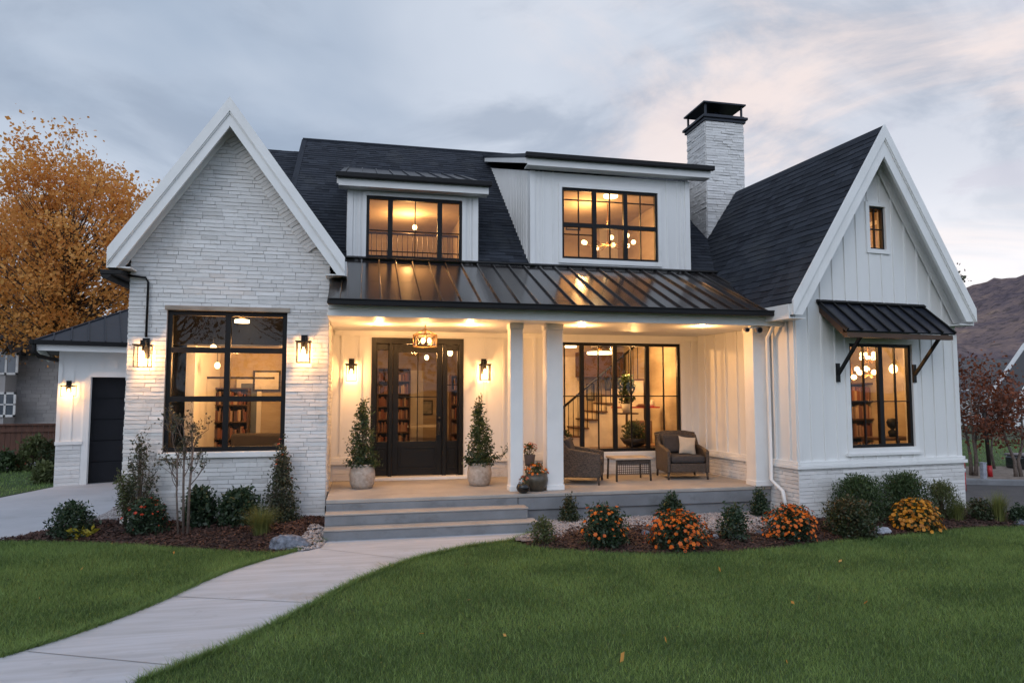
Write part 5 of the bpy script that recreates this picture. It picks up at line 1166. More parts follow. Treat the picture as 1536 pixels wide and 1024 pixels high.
# wicker furniture
def wicker_chair(label, loc, rotz, grp):
    """faces -y locally"""
    T = thing('wicker_armchair', label, 'armchair', loc, rotz, grp); W_, D_ = .80, .78
    def prof(mb, x0, x1, pr_):
        F_ = fr((x0, 0, 0), (0, 1, 0), (0, 0, 1)); mb.prism(F_, pr_, 0, x1 - x0)
    m_ = MB(); m_.box(-W_ / 2 + .07, -D_ / 2, .14, W_ / 2 - .07, D_ / 2 - .06, .30); m_.build('seat_frame', M['wicker'], T, .015)
    for s in (-1, 1):
        x0 = s * W_ / 2 if s < 0 else W_ / 2 - .07; m_ = MB()
        prof(m_, x0, x0 + .07, [(-D_ / 2, .12), (D_ / 2 - .02, .12), (D_ / 2 + .05, .80), (D_ / 2 - .08, .80), (D_ / 2 - .22, .62), (-D_ / 2 + .12, .56), (-D_ / 2 - .01, .53)])
        m_.build('arm', M['wicker'], T, .025)
    m_ = MB(); F_ = fr((-W_ / 2 + .071, D_ / 2 - .09, .16), (1, 0, 0), (0, .12, .68)); m_.prism(F_, [(0, 0), (W_ - .142, 0), (W_ - .142, .66), (W_ * .5 - .07, .69), (0, .66)], -.0, .07); m_.build('backrest', M['wicker'], T, .02)
    m_ = MB(); m_.tube([(-W_ / 2 + .0, D_ / 2 + .03, .80), (-W_ / 4, D_ / 2 + .05, .835), (W_ / 4, D_ / 2 + .05, .835), (W_ / 2, D_ / 2 + .03, .80)], .028, 8); m_.build('top_rail', M['wicker'], T)
    for sx_ in (-1, 1):
        for sy_ in (-1, 1): m_ = MB(); m_.tube([(sx_ * (W_ / 2 - .035), sy_ * (D_ / 2 - .04), .13), (sx_ * (W_ / 2 - .03), sy_ * (D_ / 2 - .03), .0)], [.024, .018], 8); m_.build('leg', M['wicker'], T)
    m_ = MB(); m_.box(-W_ / 2 + .08, -D_ / 2 - .01, .305, W_ / 2 - .08, D_ / 2 - .16, .44); m_.build('seat_cushion', M['cushion'], T, .045)
    m_ = MB(); F_ = fr((-W_ / 2 + .09, D_ / 2 - .20, .445), (1, 0, 0), (0, .10, .33)); m_.prism(F_, rect(0, W_ - .18, 0, .34), -.02, .10); m_.build('back_cushion', M['cushion'], T, .045)
    return T
c1 = on_porch(1036, 719) + Vector((0, .35, 0)); wicker_chair('wicker armchair facing out at the right of the coffee table, with the cream pillow', c1, R(-8), 'wicker armchairs on the porch')
c2 = on_porch(878, 726) + Vector((.02, .33, 0)); wicker_chair('wicker armchair seen from its side, left of the coffee table behind the column', c2, R(66), 'wicker armchairs on the porch')
m_ = MB(); n_ = 9; vs = []; fs = []
for s in (-1, 1):
    for i in range(n_):
        for j in range(n_):
            u, v = i / (n_ - 1) * 2 - 1, j / (n_ - 1) * 2 - 1; b_ = max(0, (1 - u * u) * (1 - v * v)) ** .45; k = 1 - .10 * (1 - abs(u) ** 2) * abs(v) - .0; k2 = 1 - .10 * (1 - abs(v) ** 2) * abs(u)
            vs.append((u * .17 * k2, s * .06 * b_, v * .17 * k))
for s in (0, 1):
    for i in range(n_ - 1):
        for j in range(n_ - 1): q_ = [s * n_ * n_ + i * n_ + j, s * n_ * n_ + (i + 1) * n_ + j, s * n_ * n_ + (i + 1) * n_ + j + 1, s * n_ * n_ + i * n_ + j + 1]; fs.append(q_ if s == 0 else q_[::-1])
m_.add(vs, fs, smooth=True); o = m_.build('pillow', M['pillow']); o.location = c1 + Vector((.12, .0, .60)); o.rotation_euler = (R(-18), R(6), R(-6)); tag(o, 'square cream pillow on the wicker armchair right of the table', 'pillow')
ct = on_porch(953, 722) + Vector((0, .30, 0)); T = thing('coffee_table', 'low wicker coffee table with a pale top between the two armchairs', 'table', ct); m_ = MB()
m_.box(-.36, -.26, .385, .36, .26, .42); m_.build('table_top', mat('pale_table_top', (.42, .36, .30), .35), T, .008)
m_ = MB(); m_.box(-.31, -.215, .30, .31, -.20, .384)
for k in range(17): m_.tube([(-.30 + k * .0375, -.207, .30), (-.30 + k * .0375, -.207, .12)], .006, 5)
for z in (.12, .16, .2, .24, .28): m_.box(-.31, -.212, z, .31, -.202, z + .012)
m_.build('wicker_apron', M['wicker'], T)
for sx_ in (-1, 1):
    for sy_ in (-1, 1): m_ = MB(); m_.tube([(sx_ * .32, sy_ * .22, .38), (sx_ * .33, sy_ * .235, 0)], .02, 8); m_.build('leg', M['wicker'], T)

# ================================================================== GARDEN
def zbed(x, y, zf):
    return float(zf(np.array([x]), np.array([y]))[0])
def bed(px, py, zf):
    z = .05
    for _ in range(6): p = gp(px, py, z); z = .6 * z + .4 * max(0, zbed(p.x, p.y, zf))
    p = gp(px, py, z); return Vector((p.x, p.y, z - .01))
def mp(p): return (p - CAM).dot(_f) / 1024          # metres per photo pixel at a point
def garden(name, label, cat, zf, box, shape, lm, dens=1.0, ls=.045, blossoms=None, spread=.03, aspect=.5, bl_r=.026, dy=0.0, stems=16, sr=.005, up=.35, nl=9, group=None):
    x0, y0, x1, y1 = box; xm = (x0 + x1) / 2; p = bed(xm, y1, zf); s = mp(p); rx = (x1 - x0) / 2 * s
    y = p.y + rx * .5 + dy; lim = 11.42 - rx * .75 if zf is zL else (10.72 - rx * .7 if p.x < 6.9 else 10.02 + (p.x - 7.05) * .096 - rx * .7 if p.x < 10.55 else 99)
    y = min(y, lim); a = yp(xm, (y0 + y1) / 2, y); zb = max(0, zbed(a.x, a.y, zf)) - .01; s = mp(a); rx = (x1 - x0) / 2 * s
    p = Vector((a.x, y, zb)); h = yp(xm, y0, y).z - zb
    ns = int((rx * rx * 9 + rx * h * 9) * 150 * dens) + 40
    return shrub(name, label, cat, p, shape, rx * 1.0, rx * .85, h, ns, nl, ls, lm, group, spread, aspect, blossoms, stems, sr, up, bl_r)
L_, R_ = zL, zR
garden('boxwood_shrub', 'round dark green shrub alone at the left end of the bed beside the driveway', 'shrub', L_, (75, 757, 142, 803), 'dome', 'leafdk')
q = bed(118, 806, L_); T = thing('hosta', 'low bright yellow plant before the round shrub at the left end of the bed', 'plant', q); pts, spr = shrub_points('dome', .17, .12, .10, 30, 3, .02); leaves('foliage', pts, .10, M['leafyel'], T, .5, .1)
garden('upright_shrub', 'tall slender loose shrub at the left corner of the brick gable', 'shrub', L_, (188, 645, 236, 772), 'column', 'leaftwig', .35, .04, spread=.025, stems=60, sr=.006)
garden('loose_shrub', 'sparse olive shrub left of the tall slender one at the driveway edge', 'shrub', L_, (172, 705, 206, 772), 'vase', 'leafolive', .35, .04, stems=40, sr=.004, dy=.1)
garden('flowering_shrub', 'dark green shrub with red berries in front of the tall slender shrub', 'shrub', L_, (190, 750, 258, 802), 'dome', 'leafdk', 1, .045, (60, 'redf', .15), bl_r=.022)
garden('holly_shrub', 'glossy dark green shrub just right of the thin multi-stemmed tree', 'shrub', L_, (272, 735, 324, 792), 'dome', 'leafdk', 1.1, .055, aspect=.6)
garden('holly_shrub', 'glossy dark green shrub below the middle of the gable window', 'shrub', L_, (325, 738, 390, 790), 'dome', 'leafdk', 1.1, .055, aspect=.6)
garden('upright_shrub', 'tall slender conical shrub below the right lantern of the brick gable', 'shrub', L_, (393, 662, 452, 782), 'cone', 'leaftwig', .8, .042, (25, 'redf', .5), stems=60, sr=.005, bl_r=.018)
def grasstuft(name, label, zf, box, mt, n=900, lean=.45, wd=.007):
    x0, y0, x1, y1 = box; p = bed((x0 + x1) / 2, y1 - 4, zf); s = mp(p); h = (y1 - y0) * s; T = thing(name, label, 'ornamental grass', p)
    th = RNG.random(n) * 6.28; rr = np.abs(RNG.normal(size=n)) * .05; B = np.stack([np.cos(th) * rr, np.sin(th) * rr, 0 * th], 1); hh = h * (.55 + .5 * RNG.random(n)); out = (x1 - x0) / 2 * s * (RNG.random(n) ** .7)
    d = np.stack([np.cos(th), np.sin(th), 0 * th], 1); sd2 = np.stack([-np.sin(th), np.cos(th), 0 * th], 1) * wd / 2; K = 5; V = []
    for k in range(K):
        t_ = k / (K - 1); c = B + d * (out * t_ ** 1.8)[:, None] + np.array([0, 0, 1]) * (hh * (t_ - .28 * t_ ** 3 * (out / (out.max())) * 1.2))[:, None]; w_ = 1 - t_ * .92; V += [c - sd2 * w_, c + sd2 * w_]
    V = np.stack(V, 1).reshape(-1, 3); b0 = (np.arange(n) * 2 * K)[:, None]; Fk = np.concatenate([np.stack([b0[:, 0] + 2 * k, b0[:, 0] + 2 * k + 1, b0[:, 0] + 2 * k + 3, b0[:, 0] + 2 * k + 2], 1) for k in range(K - 1)])
    npmesh('blades', V, Fk, 4, M[mt], T, np.tile(RNG.random(n), K - 1)); return T
grasstuft('ornamental_grass', 'arching tuft of yellow-green grass before the conical shrub, near the dark boulder', L_, (355, 752, 428, 806), 'bladeyel', 700)
# young multi-stem tree
q = bed(272, 802, L_); T = thing('young_tree', 'thin bare multi-stemmed young tree with a few rusty leaves before the gable window', 'tree', q); m_ = MB(); s = mp(q); pts = []
def twig(mb, a, d, L, r_, depth):
    b = a + d * L; mb.tube([a, a.lerp(b, .5) + Vector((random.gauss(0, .02), random.gauss(0, .02), 0)), b], [r_, r_ * .75, r_ * .5], 5, cap=False)
    if depth == 0:
        for _ in range(5): pts.append(tuple(a.lerp(b, random.random()) + Vector((random.gauss(0, .02), random.gauss(0, .02), random.gauss(0, .02)))))
        return
    for _ in range(3): twig(mb, a.lerp(b, random.uniform(.45, 1)), (d + Vector((random.gauss(0, .42), random.gauss(0, .38), random.gauss(.05, .25)))).normalized(), L * random.uniform(.5, .75), r_ * .55, depth - 1)
for bx, by, lx, h_, r_ in ((-.04, 0, -.05, 1.15, .016), (.02, .03, -.03, 1.4, .02), (.09, -.02, .03, 1.25, .022)):
    a = Vector((bx, by, 0)); b = Vector((bx + lx, by, h_)); m_.tube([a, a.lerp(b, .5) + Vector((random.gauss(0, .02), 0, 0)), b], [r_, r_ * .8, r_ * .6], 7)
    for _ in range(6): twig(m_, a.lerp(b, random.uniform(.55, 1)), Vector((random.gauss(0, .38), random.gauss(0, .3), 1)).normalized(), random.uniform(.22, .42), r_ * .4, 2)
m_.build('stems', M['greybark'], T); leaves('foliage', pts, .035, M['leaftwig'], T, .6, .2)
# right bed
garden('small_shrub', 'small twiggy olive shrub beside the right end of the bottom step', 'shrub', R_, (793, 780, 838, 817), 'dome', 'leafolive', .7, .035)
garden('small_shrub', 'small dark green and red shrub against the slab behind the first orange flowers', 'shrub', R_, (834, 744, 874, 790), 'cone', 'leafred', .9, .04, dy=.25)
garden('lantana_bush', 'leafy bush with scattered orange flowers, nearest the steps', 'flowering bush', R_, (867, 762, 949, 824), 'dome', 'leafdk', 1.1, .045, (80, 'orange', .25), group='orange-flowered bushes')
garden('pointed_shrub', 'small pointed green shrub against the slab behind the densest orange bush', 'shrub', R_, (982, 740, 1034, 788), 'cone', 'leafdk', 1, .045, dy=.4)
garden('lantana_bush', 'wide mound densely covered with orange flowers in the middle of the front bed', 'flowering bush', R_, (972, 770, 1063, 828), 'dome', 'leafdk', 1.0, .04, (330, 'orange', .05), group='orange-flowered bushes')
garden('boxwood_shrub', 'plain dark green round shrub between the two densest orange bushes', 'shrub', R_, (1077, 762, 1126, 812), 'dome', 'leafdk', 1.1, .042)
garden('boxwood_shrub', 'dark green shrub against the slab end near the white downspout', 'shrub', R_, (1121, 733, 1158, 780), 'cone', 'leafdk', 1.1, .042, dy=.2)
garden('lantana_bush', 'round orange-flowered bush before the left corner of the right wing', 'flowering bush', R_, (1149, 762, 1227, 815), 'dome', 'leafdk', 1.0, .04, (280, 'orange', .1), group='orange-flowered bushes')
garden('abelia_shrub', 'broad dark shrub with reddish leaf tips between the orange and the golden bush', 'shrub', R_, (1230, 752, 1320, 810), 'dome', 'leafred', 1.1, .042)
garden('chrysanthemum', 'rounded bush covered in golden yellow flowers below the wing window', 'flowering bush', R_, (1336, 752, 1411, 800), 'dome', 'leafolive', .9, .04, (520, 'gold', .03), bl_r=.03)
garden('rosemary_bush', 'tall green feathery shrub against the wing base left of its window', 'shrub', R_, (1240, 718, 1338, 784), 'dome', 'leaf', 1.5, .045, spread=.03, aspect=.28, up=1.2, stems=60, dy=.25)
garden('rosemary_bush', 'tall green feathery shrub against the wing base behind the golden flowers', 'shrub', R_, (1312, 714, 1400, 780), 'dome', 'leaf', 1.5, .045, spread=.03, aspect=.28, up=1.2, stems=60, dy=.25)
garden('feathery_shrub', 'olive feathery shrub at the right corner of the wing', 'shrub', R_, (1380, 726, 1444, 782), 'dome', 'leafolive', 1.1, .045, aspect=.22, up=1.5, stems=60, dy=.1)
grasstuft('ornamental_grass', 'green fine grass clump just right of the wing corner', R_, (1410, 742, 1460, 785), 'bladeyel', 500)
garden('small_shrub', 'low dark shrub between two grass clumps right of the wing', 'shrub', R_, (1448, 752, 1490, 782), 'dome', 'leafred', .9, .04)
grasstuft('ornamental_grass', 'tall pale grass clump near the right edge beside the street', R_, (1475, 732, 1522, 784), 'bladeyel', 600)
garden('small_shrub', 'low grey-green shrub at the right edge of the bed by the street', 'shrub', R_, (1508, 762, 1552, 788), 'dome', 'leafdk', .9, .04)
def rock(label, p, sx_, sy_, sz_, mt, seed):
    m_ = MB(); import bmesh; bm_ = bmesh.new(); bmesh.ops.create_icosphere(bm_, subdivisions=4, radius=1)
    for v in bm_.verts:
        n_ = mn.fractal(v.co * 1.3 + Vector((seed, 0, 0)), .8, 2, 5); c = v.co.copy(); c *= 1 + .28 * n_
        for ax in ((.8, .3, .5), (-.7, .5, .4), (.1, -.9, .35), (.2, .1, 1)):
            a_ = Vector(ax).normalized(); d_ = c.dot(a_); 
            if d_ > .78: c -= a_ * (d_ - .78) * .8
        v.co = Vector((c.x * sx_, c.y * sy_, c.z * sz_))
    me = bpy.data.meshes.new('boulder'); bm_.to_mesh(me); bm_.free(); me.materials.append(M[mt])
    o = bpy.data.objects.new('boulder', me); COL.objects.link(o); o.location = p + Vector((0, 0, sz_ * .45)); tag(o, label, 'rock'); return o
q = bed(432, 826, L_); rock('jagged blue-grey boulder at the corner where the left bed meets the path', q + Vector((0, .14, 0)), .27, .15, .15, 'rock', 3)
for (px, py, w_, h_, mt, lb) in ((1105, 806, 22, 9, 'palerock', 'pale bluish rock in front of the plain round shrub'), (1322, 798, 26, 12, 'palerock', 'pale rock between the reddish shrub and the golden flowers'), (1138, 800, 14, 8, 'rock', 'small blue-grey rock left of the third orange bush'),
                               (1073, 806, 12, 8, 'palerock', 'small white rock right of the densest orange bush'), (968, 800, 14, 8, 'rock', 'small dark rock between the first two orange bushes'), (1465, 788, 22, 4, 'mulch', 'flat reddish stone at the lawn edge right of the wing'), (1535, 786, 30, 12, 'rock', 'blue-grey rock at the right edge of the bed'), (190, 778, 22, 9, 'rock', 'small grey rock at the driveway corner of the left bed')):
    z_ = L_ if px < 500 else R_; q = bed(px, py, z_); s = mp(q); rock(lb, q, w_ / 2 * s, w_ / 2.6 * s, max(.03, h_ / 1.6 * s), mt, px * .1)
# far left garden
for (px, py, w_, h_, lm, lb) in ((48, 705, 52, 46, 'leafolive', 'large dark olive shrub before the wooden fence'), (72, 706, 26, 40, 'leafred', 'brownish shrub between the fence and the garage'), (5, 707, 44, 26, 'leaf', 'low bright green plants at the left edge before the fence'), (68, 724, 34, 24, 'leafolive', 'low shrub beside the garage wall')):
    p = gp(px, py); s = mp(p); shrub('garden_shrub', lb, 'shrub', p, 'dome', w_ / 2 * s, w_ / 2.4 * s, h_ * s, 200, 9, .09, lm, 'shrubs beyond the driveway', .05)
q = scatter(lawnR, 26); 
for k, (x, y) in enumerate(q[:0]): pass
fl_ = np.array([[*gp(px, py)[:2], .035] for px, py in ((1397, 928), (1749 - 768 + 768, 934), (1267, 956), (1100, 910), (1616, 1060), (1620, 1061), (1750, 849))]); 
fl_ = np.array([[*gp(px, py)[:2], .035] for px, py in ((1192, 911), (1296, 911), (1258, 847), (1081, 862), (629, 955), (700, 905), (760, 960), (880, 850), (1000, 970), (1350, 860), (1420, 960), (1180, 1000), (930, 1000), (120, 860), (260, 835), (60, 900))]); 
for c_ in fl_:
    o = leaves('fallen_leaf', [(0, 0, 0)], .06, M['autumn'], None, .6); o.location = c_; tag(o, 'small fallen orange leaf lying on the green lawn', 'leaf', 'fallen leaves on the lawn')

# ================================================================== THINGS INSIDE THE ROOMS
def bookshelf(label, x0, x1, y, z0, z1, F=None, rows=5, full=.85):
    T = thing('bookshelf', label, 'bookshelf', (0, 0, 0), world=True); m_ = MB(); t_ = .025; d_ = .28
    m_.box(x0, y, z0, x0 + t_, y + d_, z1, F); m_.box(x1 - t_, y, z0, x1, y + d_, z1, F); m_.box(x0 + t_, y + d_ - .01, z0, x1 - t_, y + d_, z1, F)
    for i in range(rows + 1): z = z0 + (z1 - z0 - t_) * i / rows; m_.box(x0 + t_, y, z, x1 - t_, y + d_ - .011, z + t_, F)
    m_.build('shelf_frame', M['wood'], T); m_ = MB()
    for i in range(rows):
        z = z0 + (z1 - z0 - t_) * i / rows + t_ + .001; x = x0 + t_ + .01
        while x < x1 - t_ - .05:
            w_ = random.uniform(.018, .05); h_ = random.uniform(.55, .9) * ((z1 - z0) / rows - t_ - .02)
            if random.random() < full: m_.box(x, y + random.uniform(.02, .06), z, x + w_, y + d_ - .03, z + h_, F, tone=random.random())
            x += w_ + .003
    o = m_.build('books', M['books'], T); o['kind'] = 'stuff'; return T
def hang_globe(name, label, p, n, rad, br, ch=.5, en=0):
    T = thing(name, label, 'chandelier', p); m_ = MB(); m_.tube([(0, 0, 0), (0, 0, ch)], .012, 6); m_.ball((0, 0, 0), .04)
    for k in range(n):
        a = 2 * math.pi * k / n + .3; e_ = Vector((rad * math.cos(a), rad * math.sin(a), -.04 + .07 * (k % 2))); m_.tube([(0, 0, 0), e_ * .5 + Vector((0, 0, -.06)), e_], .009, 5)
    m_.build('frame', M['brass'], T)
    for k in range(n):
        a = 2 * math.pi * k / n + .3; m_ = MB(); m_.ball((rad * math.cos(a), rad * math.sin(a), .02 + .07 * (k % 2)), br, n=10); m_.build('bulb', M['filament'], T)
    if en: lamp((0, 0, -.12), en, .12, parent=T)
    return T
def flush_lamp(label, p, r_=.18):
    T = thing('ceiling_lamp', label, 'ceiling lamp', p); m_ = MB(); m_.lathe([(r_, 0), (r_, .05), (r_ * .4, .06)], n=24); m_.build('shade', M['ceil_lamp'], T); m_ = MB(); m_.lathe([(.05, .06), (.05, .14)], n=12); m_.build('mount', M['brass'], T); return T
def pendant(label, p, r_=.09, drop=.6, en=0):
    T = thing('pendant_lamp', label, 'pendant lamp', p); m_ = MB(); m_.tube([(0, 0, r_), (0, 0, drop)], .006, 5); m_.build('cord', M['black'], T); m_ = MB(); m_.ball((0, 0, 0), r_, (1, 1, 1.2), 12); m_.build('bulb', M['filament'], T)
    if en: lamp((0, 0, -.15), en, .1, parent=T)
    return T
# gable room
pendant('glowing pendant lamp behind the middle pane of the gable window, upper of the two', yp(320, 522, 12.6), .055, .5); pendant('glowing pendant lamp low behind the middle pane of the gable window', yp(326, 548, 13.2), .05, .8)
flush_lamp('flat ceiling lamp behind the top right pane of the gable window', yp(363, 484, 12.4), .12)
bookshelf('dark shelf of books against the back wall behind the gable window', -3.1, -2.3, 15.0, .46, 2.2, rows=5)
T = thing('side_table', 'brown side table behind the lower right pane of the gable window', 'table', (-1.5, 13.2, .455)); m_ = MB(); m_.box(-.4, -.3, .6, .4, .3, .64); m_.build('table_top', M['wood'], T, .006)
for sx_ in (-.35, .35):
    for sy_ in (-.25, .25): m_ = MB(); m_.box(sx_ - .02, sy_ - .02, 0, sx_ + .02, sy_ + .02, .599); m_.build('leg', M['wood'], T)
T = thing('picture_frame', 'dark framed picture on the back wall behind the gable window', 'picture', (-2.0, 15.35, 2.35)); m_ = MB(); m_.box(-.28, 0, -.22, .28, .03, .22); m_.build('frame', M['darkmetal'], T); m_ = MB(); m_.box(-.24, -.005, -.18, .24, -.001, .18); m_.build('canvas', M['iwhite'], T)
# hall
bookshelf('bookshelf seen through the left side light of the front door', .35, 1.15, 17.0, .5, 2.7, rows=7); bookshelf('bookshelf seen through the right side light of the front door', 1.95, 2.7, 15.5, .5, 2.5, rows=6)
pendant('small round lamp glowing high behind the glass of the front door', yp(640, 536, 15.5), .05, .6); pendant('bright lamp behind the top of the right side light', yp(675, 529, 14.5), .06, .4)
T = thing('console_table', 'white console table deep in the hall behind the front door', 'table', (1.45, 17.4, .49)); m_ = MB(); m_.box(-.55, -.2, .75, .55, .2, .80); m_.build('table_top', M['iwhite'], T)
for sx_ in (-.5, .5): m_ = MB(); m_.box(sx_ - .03, -.18, 0, sx_ + .03, .18, .749); m_.build('leg', M['iwhite'], T)
# living room
flush_lamp('round glowing ceiling lamp above the staircase in the living room', yp(900, 531, 15.0), .30); flush_lamp('small bright ceiling lamp behind the first pane of the living room window', yp(855, 521, 14.0), .14)
ST = thing('staircase', 'interior staircase with a thin black railing behind the living room window', 'staircase', (4.6, 15.4, ZF))
m_ = MB()
for i in range(10): m_.box(-.35 + i * .23, -.1, 0, -.35 + (i + 1) * .23 + (.0), .85, .19 * (i + 1))
m_.build('steps', M['iwhite'], ST); m_ = MB()
for i in range(10): m_.box(-.37 + i * .23, -.14, .19 * (i + 1), -.35 + (i + 1) * .23, .851, .19 * (i + 1) + .03)
m_.build('treads', M['wood'], ST); m_ = MB()
r0_, r1_ = Vector((-.38, -.12, 1.0)), Vector((1.9, -.12, 2.85)); m_.tube([r0_, r1_], .028, 8); m_.tube([(-.38, -.12, 0), (-.38, -.12, 1.03)], .03, 6); m_.tube([r0_ + Vector((-1.6, 0, .0)), r0_], .025, 6)
for i in range(19): x = -.27 + i * .115; m_.tube([(x, -.12, .19 * (int((x + .35) / .23) + 1)), (x, -.12, 1.0 + (x + .38) / 2.28 * 1.85)], .010, 5)
for i in range(12): m_.tube([(-1.95 + i * .13, -.12, .0), (-1.95 + i * .13, -.12, 1.0)], .010, 5)
m_.build('railing', M['black'], ST)
def indoor_plant(label, p, r_, h_, pr_=.12, ph=.2, n=120, lm='leaf'):
    m_ = MB(); m_.lathe([(pr_ * .7, 0), (pr_, ph), (pr_ * .85, ph), (.001, ph * .9)], n=18); o = m_.build('plant_pot', M['iwhite']); o.location = p; tag(o, 'white pot under the ' + label, 'pot')
    return shrub('house_plant', label, 'plant', p + Vector((0, 0, ph * .9)), 'dome', r_, r_, h_, n, 7, .07, lm, None, .03)
m_ = MB(); m_.box(-.22, -.15, 0, .22, .15, .03); m_.box(-.02, -.02, -.9, .02, .02, -.001); o = m_.build('plant_shelf', M['wood']); sp_ = yp(940, 621, 14.4); o.location = sp_; tag(o, 'small shelf holding the leafy plant behind the third window pane', 'shelf')
indoor_plant('upright leafy plant on the small shelf behind the living room window', sp_ + Vector((0, 0, .032)), .2, .62)
T = thing('sofa_table', 'long low table just inside the living room window', 'table', (4.9, 13.55, ZF)); m_ = MB(); m_.box(-1.3, -.22, .42, 1.35, .22, .47); m_.build('table_top', M['wood'], T)
for sx_ in (-1.2, 1.25): m_ = MB(); m_.box(sx_ - .03, -.2, 0, sx_ + .03, .2, .419); m_.build('leg', M['wood'], T)
bp_ = yp(952, 676, 13.55); m_ = MB(); m_.lathe([(.08, 0), (.22, .06), (.31, .19), (.29, .19), (.2, .08), (.001, .05)], n=24); o = m_.build('bowl', M['darkmetal']); o.location = (bp_.x, 13.55, ZF + .472); tag(o, 'wide dark bowl of greenery on the low table inside the window', 'bowl')
shrub('bowl_greenery', 'bushy greenery filling the wide dark bowl inside the window', 'plant', (bp_.x, 13.55, ZF + .60), 'dome', .28, .2, .36, 120, 7, .06, 'leafolive', None, .03)
indoor_plant('low green plant behind the second pane of the living room window', Vector((4.05, 13.55, ZF + .472)), .16, .2, .1, .12, 50, 'leaf')
T = thing('wall_shelf', 'red-edged wall shelf with small objects behind the last window pane', 'shelf', (6.1, 14.6, 1.75)); m_ = MB(); m_.box(-.55, 0, 0, .55, .22, .03); m_.build('board', M['red'], T)
for k, (nm, x, w_, h_, mt) in enumerate((('vase', -.2, .06, .42, 'darkmetal'), ('tray', .15, .16, .06, 'books'), ('jar', .4, .07, .15, 'iwhite'))): m_ = MB(); m_.lathe([(w_ * .6, 0), (w_, h_ * .3), (w_ * .5, h_ * .8), (w_ * .6, h_)], n=14); o = m_.build(nm, M[mt]); o.location = (6.1 + x, 14.7, 1.782); tag(o, f'small {nm} standing on the red-edged wall shelf behind the window', nm)
T = thing('desk_chair', 'tan upholstered chair inside behind the last pane of the living room window', 'chair', (6.0, 13.9, ZF)); m_ = MB(); m_.box(-.25, -.25, .40, .25, .25, .5); m_.build('seat', M['tan'], T, .03); m_ = MB(); m_.box(-.24, .2, .5, .24, .27, 1.0); m_.build('backrest', M['tan'], T, .03)
for sx_ in (-.2, .2):
    for sy_ in (-.2, .2): m_ = MB(); m_.tube([(sx_, sy_, .4), (sx_, sy_, 0)], .018, 6); m_.build('leg', M['darkmetal'], T)
# dormer rooms
pendant('small glowing lamp behind the middle of the left dormer window', yp(622, 341, 14.5), .05, .5); flush_lamp('round ceiling lamp high behind the right dormer window', yp(916, 296, 13.6), .15)
hang_globe('chandelier', 'wide chandelier of glowing bulbs low behind the right dormer window', yp(912, 366, 14.0), 9, .55, .05, .9, 30)
bookshelf('low white-lit shelf of books behind the lower panes of the left dormer', -.1, 1.9, 15.9, 4.46, 5.1, rows=2)
# wing room
FI = (WO, WU, -WN, Vector((0, 0, 1)))
def wg(px, py, v):
    d = _f + _r * ((px - 768) / 1024) + _u * ((512 - py) / 1024); o = WO - WN * v; return CAM + d * ((o - CAM).dot(WN) / d.dot(WN))
def wuz(px, py, v): p = wg(px, py, v) - WO; return p.dot(WU), p.z
bookshelf('tall bookshelf filling the left pane of the wing window', wuz(1268, 600, 1.75)[0], wuz(1317, 600, 1.75)[0], 1.75, .46, 2.3, F=FI, rows=5)
hang_globe('chandelier', 'many-armed chandelier glowing behind the left pane of the wing window', wg(1303, 560, 1.1), 9, .20, .05, .9, 22)
hang_globe('chandelier', 'tall cluster of bulbs hanging above the many-armed chandelier', wg(1303, 538, 1.2), 7, .13, .045, .6)
hang_globe('wall_sconce', 'pair of glowing bulbs at the far left edge of the wing window', wg(1278, 567, 1.4), 3, .07, .05, .3)
pendant('single glowing glass globe behind the right pane of the wing window', wg(1340, 553, .9), .075, 1.1)
dk_ = wg(1337, 655, .75); T = thing('desk', 'dark desk behind the lower panes of the wing window', 'desk', (dk_.x, dk_.y, .455), R(WA)); zt_ = dk_.z - .455; m_ = MB(); m_.box(-.45, -.25, zt_ - .05, .42, .25, zt_); m_.build('table_top', M['wood'], T)
for sx_ in (-.41, .38):
    for sy_ in (-.21, .21): m_ = MB(); m_.box(sx_ - .025, sy_ - .025, 0, sx_ + .025, sy_ + .025, zt_ - .051); m_.build('leg', M['wood'], T)
m_ = MB(); m_.lathe([(.06, 0), (.08, .10), (.025, .14), (.08, .19), (.10, .27), (.07, .34), (.001, .35)], n=16); o = m_.build('vase', M['black']); o.location = (dk_.x + .03, dk_.y, dk_.z + .001); tag(o, 'dark round-topped vase on the desk behind the wing window', 'vase')
def picture(label, x0, x1, z0, z1, y, mt='iwhite'):
    T = thing('picture_frame', label, 'picture', (x0, y, z0)); w_, h_ = x1 - x0, z1 - z0; m_ = MB(); m_.box(0, -.03, 0, w_, 0, .03); m_.box(0, -.03, h_ - .03, w_, 0, h_); m_.box(0, -.03, .031, .03, 0, h_ - .031); m_.box(w_ - .03, -.03, .031, w_, 0, h_ - .031); m_.build('frame', M['darkmetal'], T)
    m_ = MB(); m_.box(.03, -.012, .03, w_ - .03, -.005, h_ - .03); m_.build('canvas', M[mt], T)
def idoor(label, x0, x1, z0, z1, y, mt):
    T = thing('interior_door', label, 'door', (x0, y, z0)); w_, h_ = x1 - x0, z1 - z0; m_ = MB(); m_.box(-.09, -.04, 0, 0, -.002, h_ + .09); m_.box(w_, -.04, 0, w_ + .09, -.002, h_ + .09); m_.box(0, -.04, h_, w_, -.002, h_ + .09); m_.build('casing', M['iwhite'], T)
    m_ = MB(); m_.box(.002, -.02, 0, w_ - .002, -.001, h_ - .002)
    for a_, b_ in ((.12, .46), (.52, .92)): m_.box(.1, -.03, h_ * a_, w_ - .1, -.021, h_ * b_)
    m_.build('panel', M[mt], T)
gd_ = mat('grey_blue_door', (.12, .14, .16), .5)
M['gdoor'] = gd_; M['sofa'] = mat('dark_sofa', (.06, .05, .045), .9); M['art'] = mat('art_canvas', (.45, .40, .30), .7, (.08, .10, .10), 5)
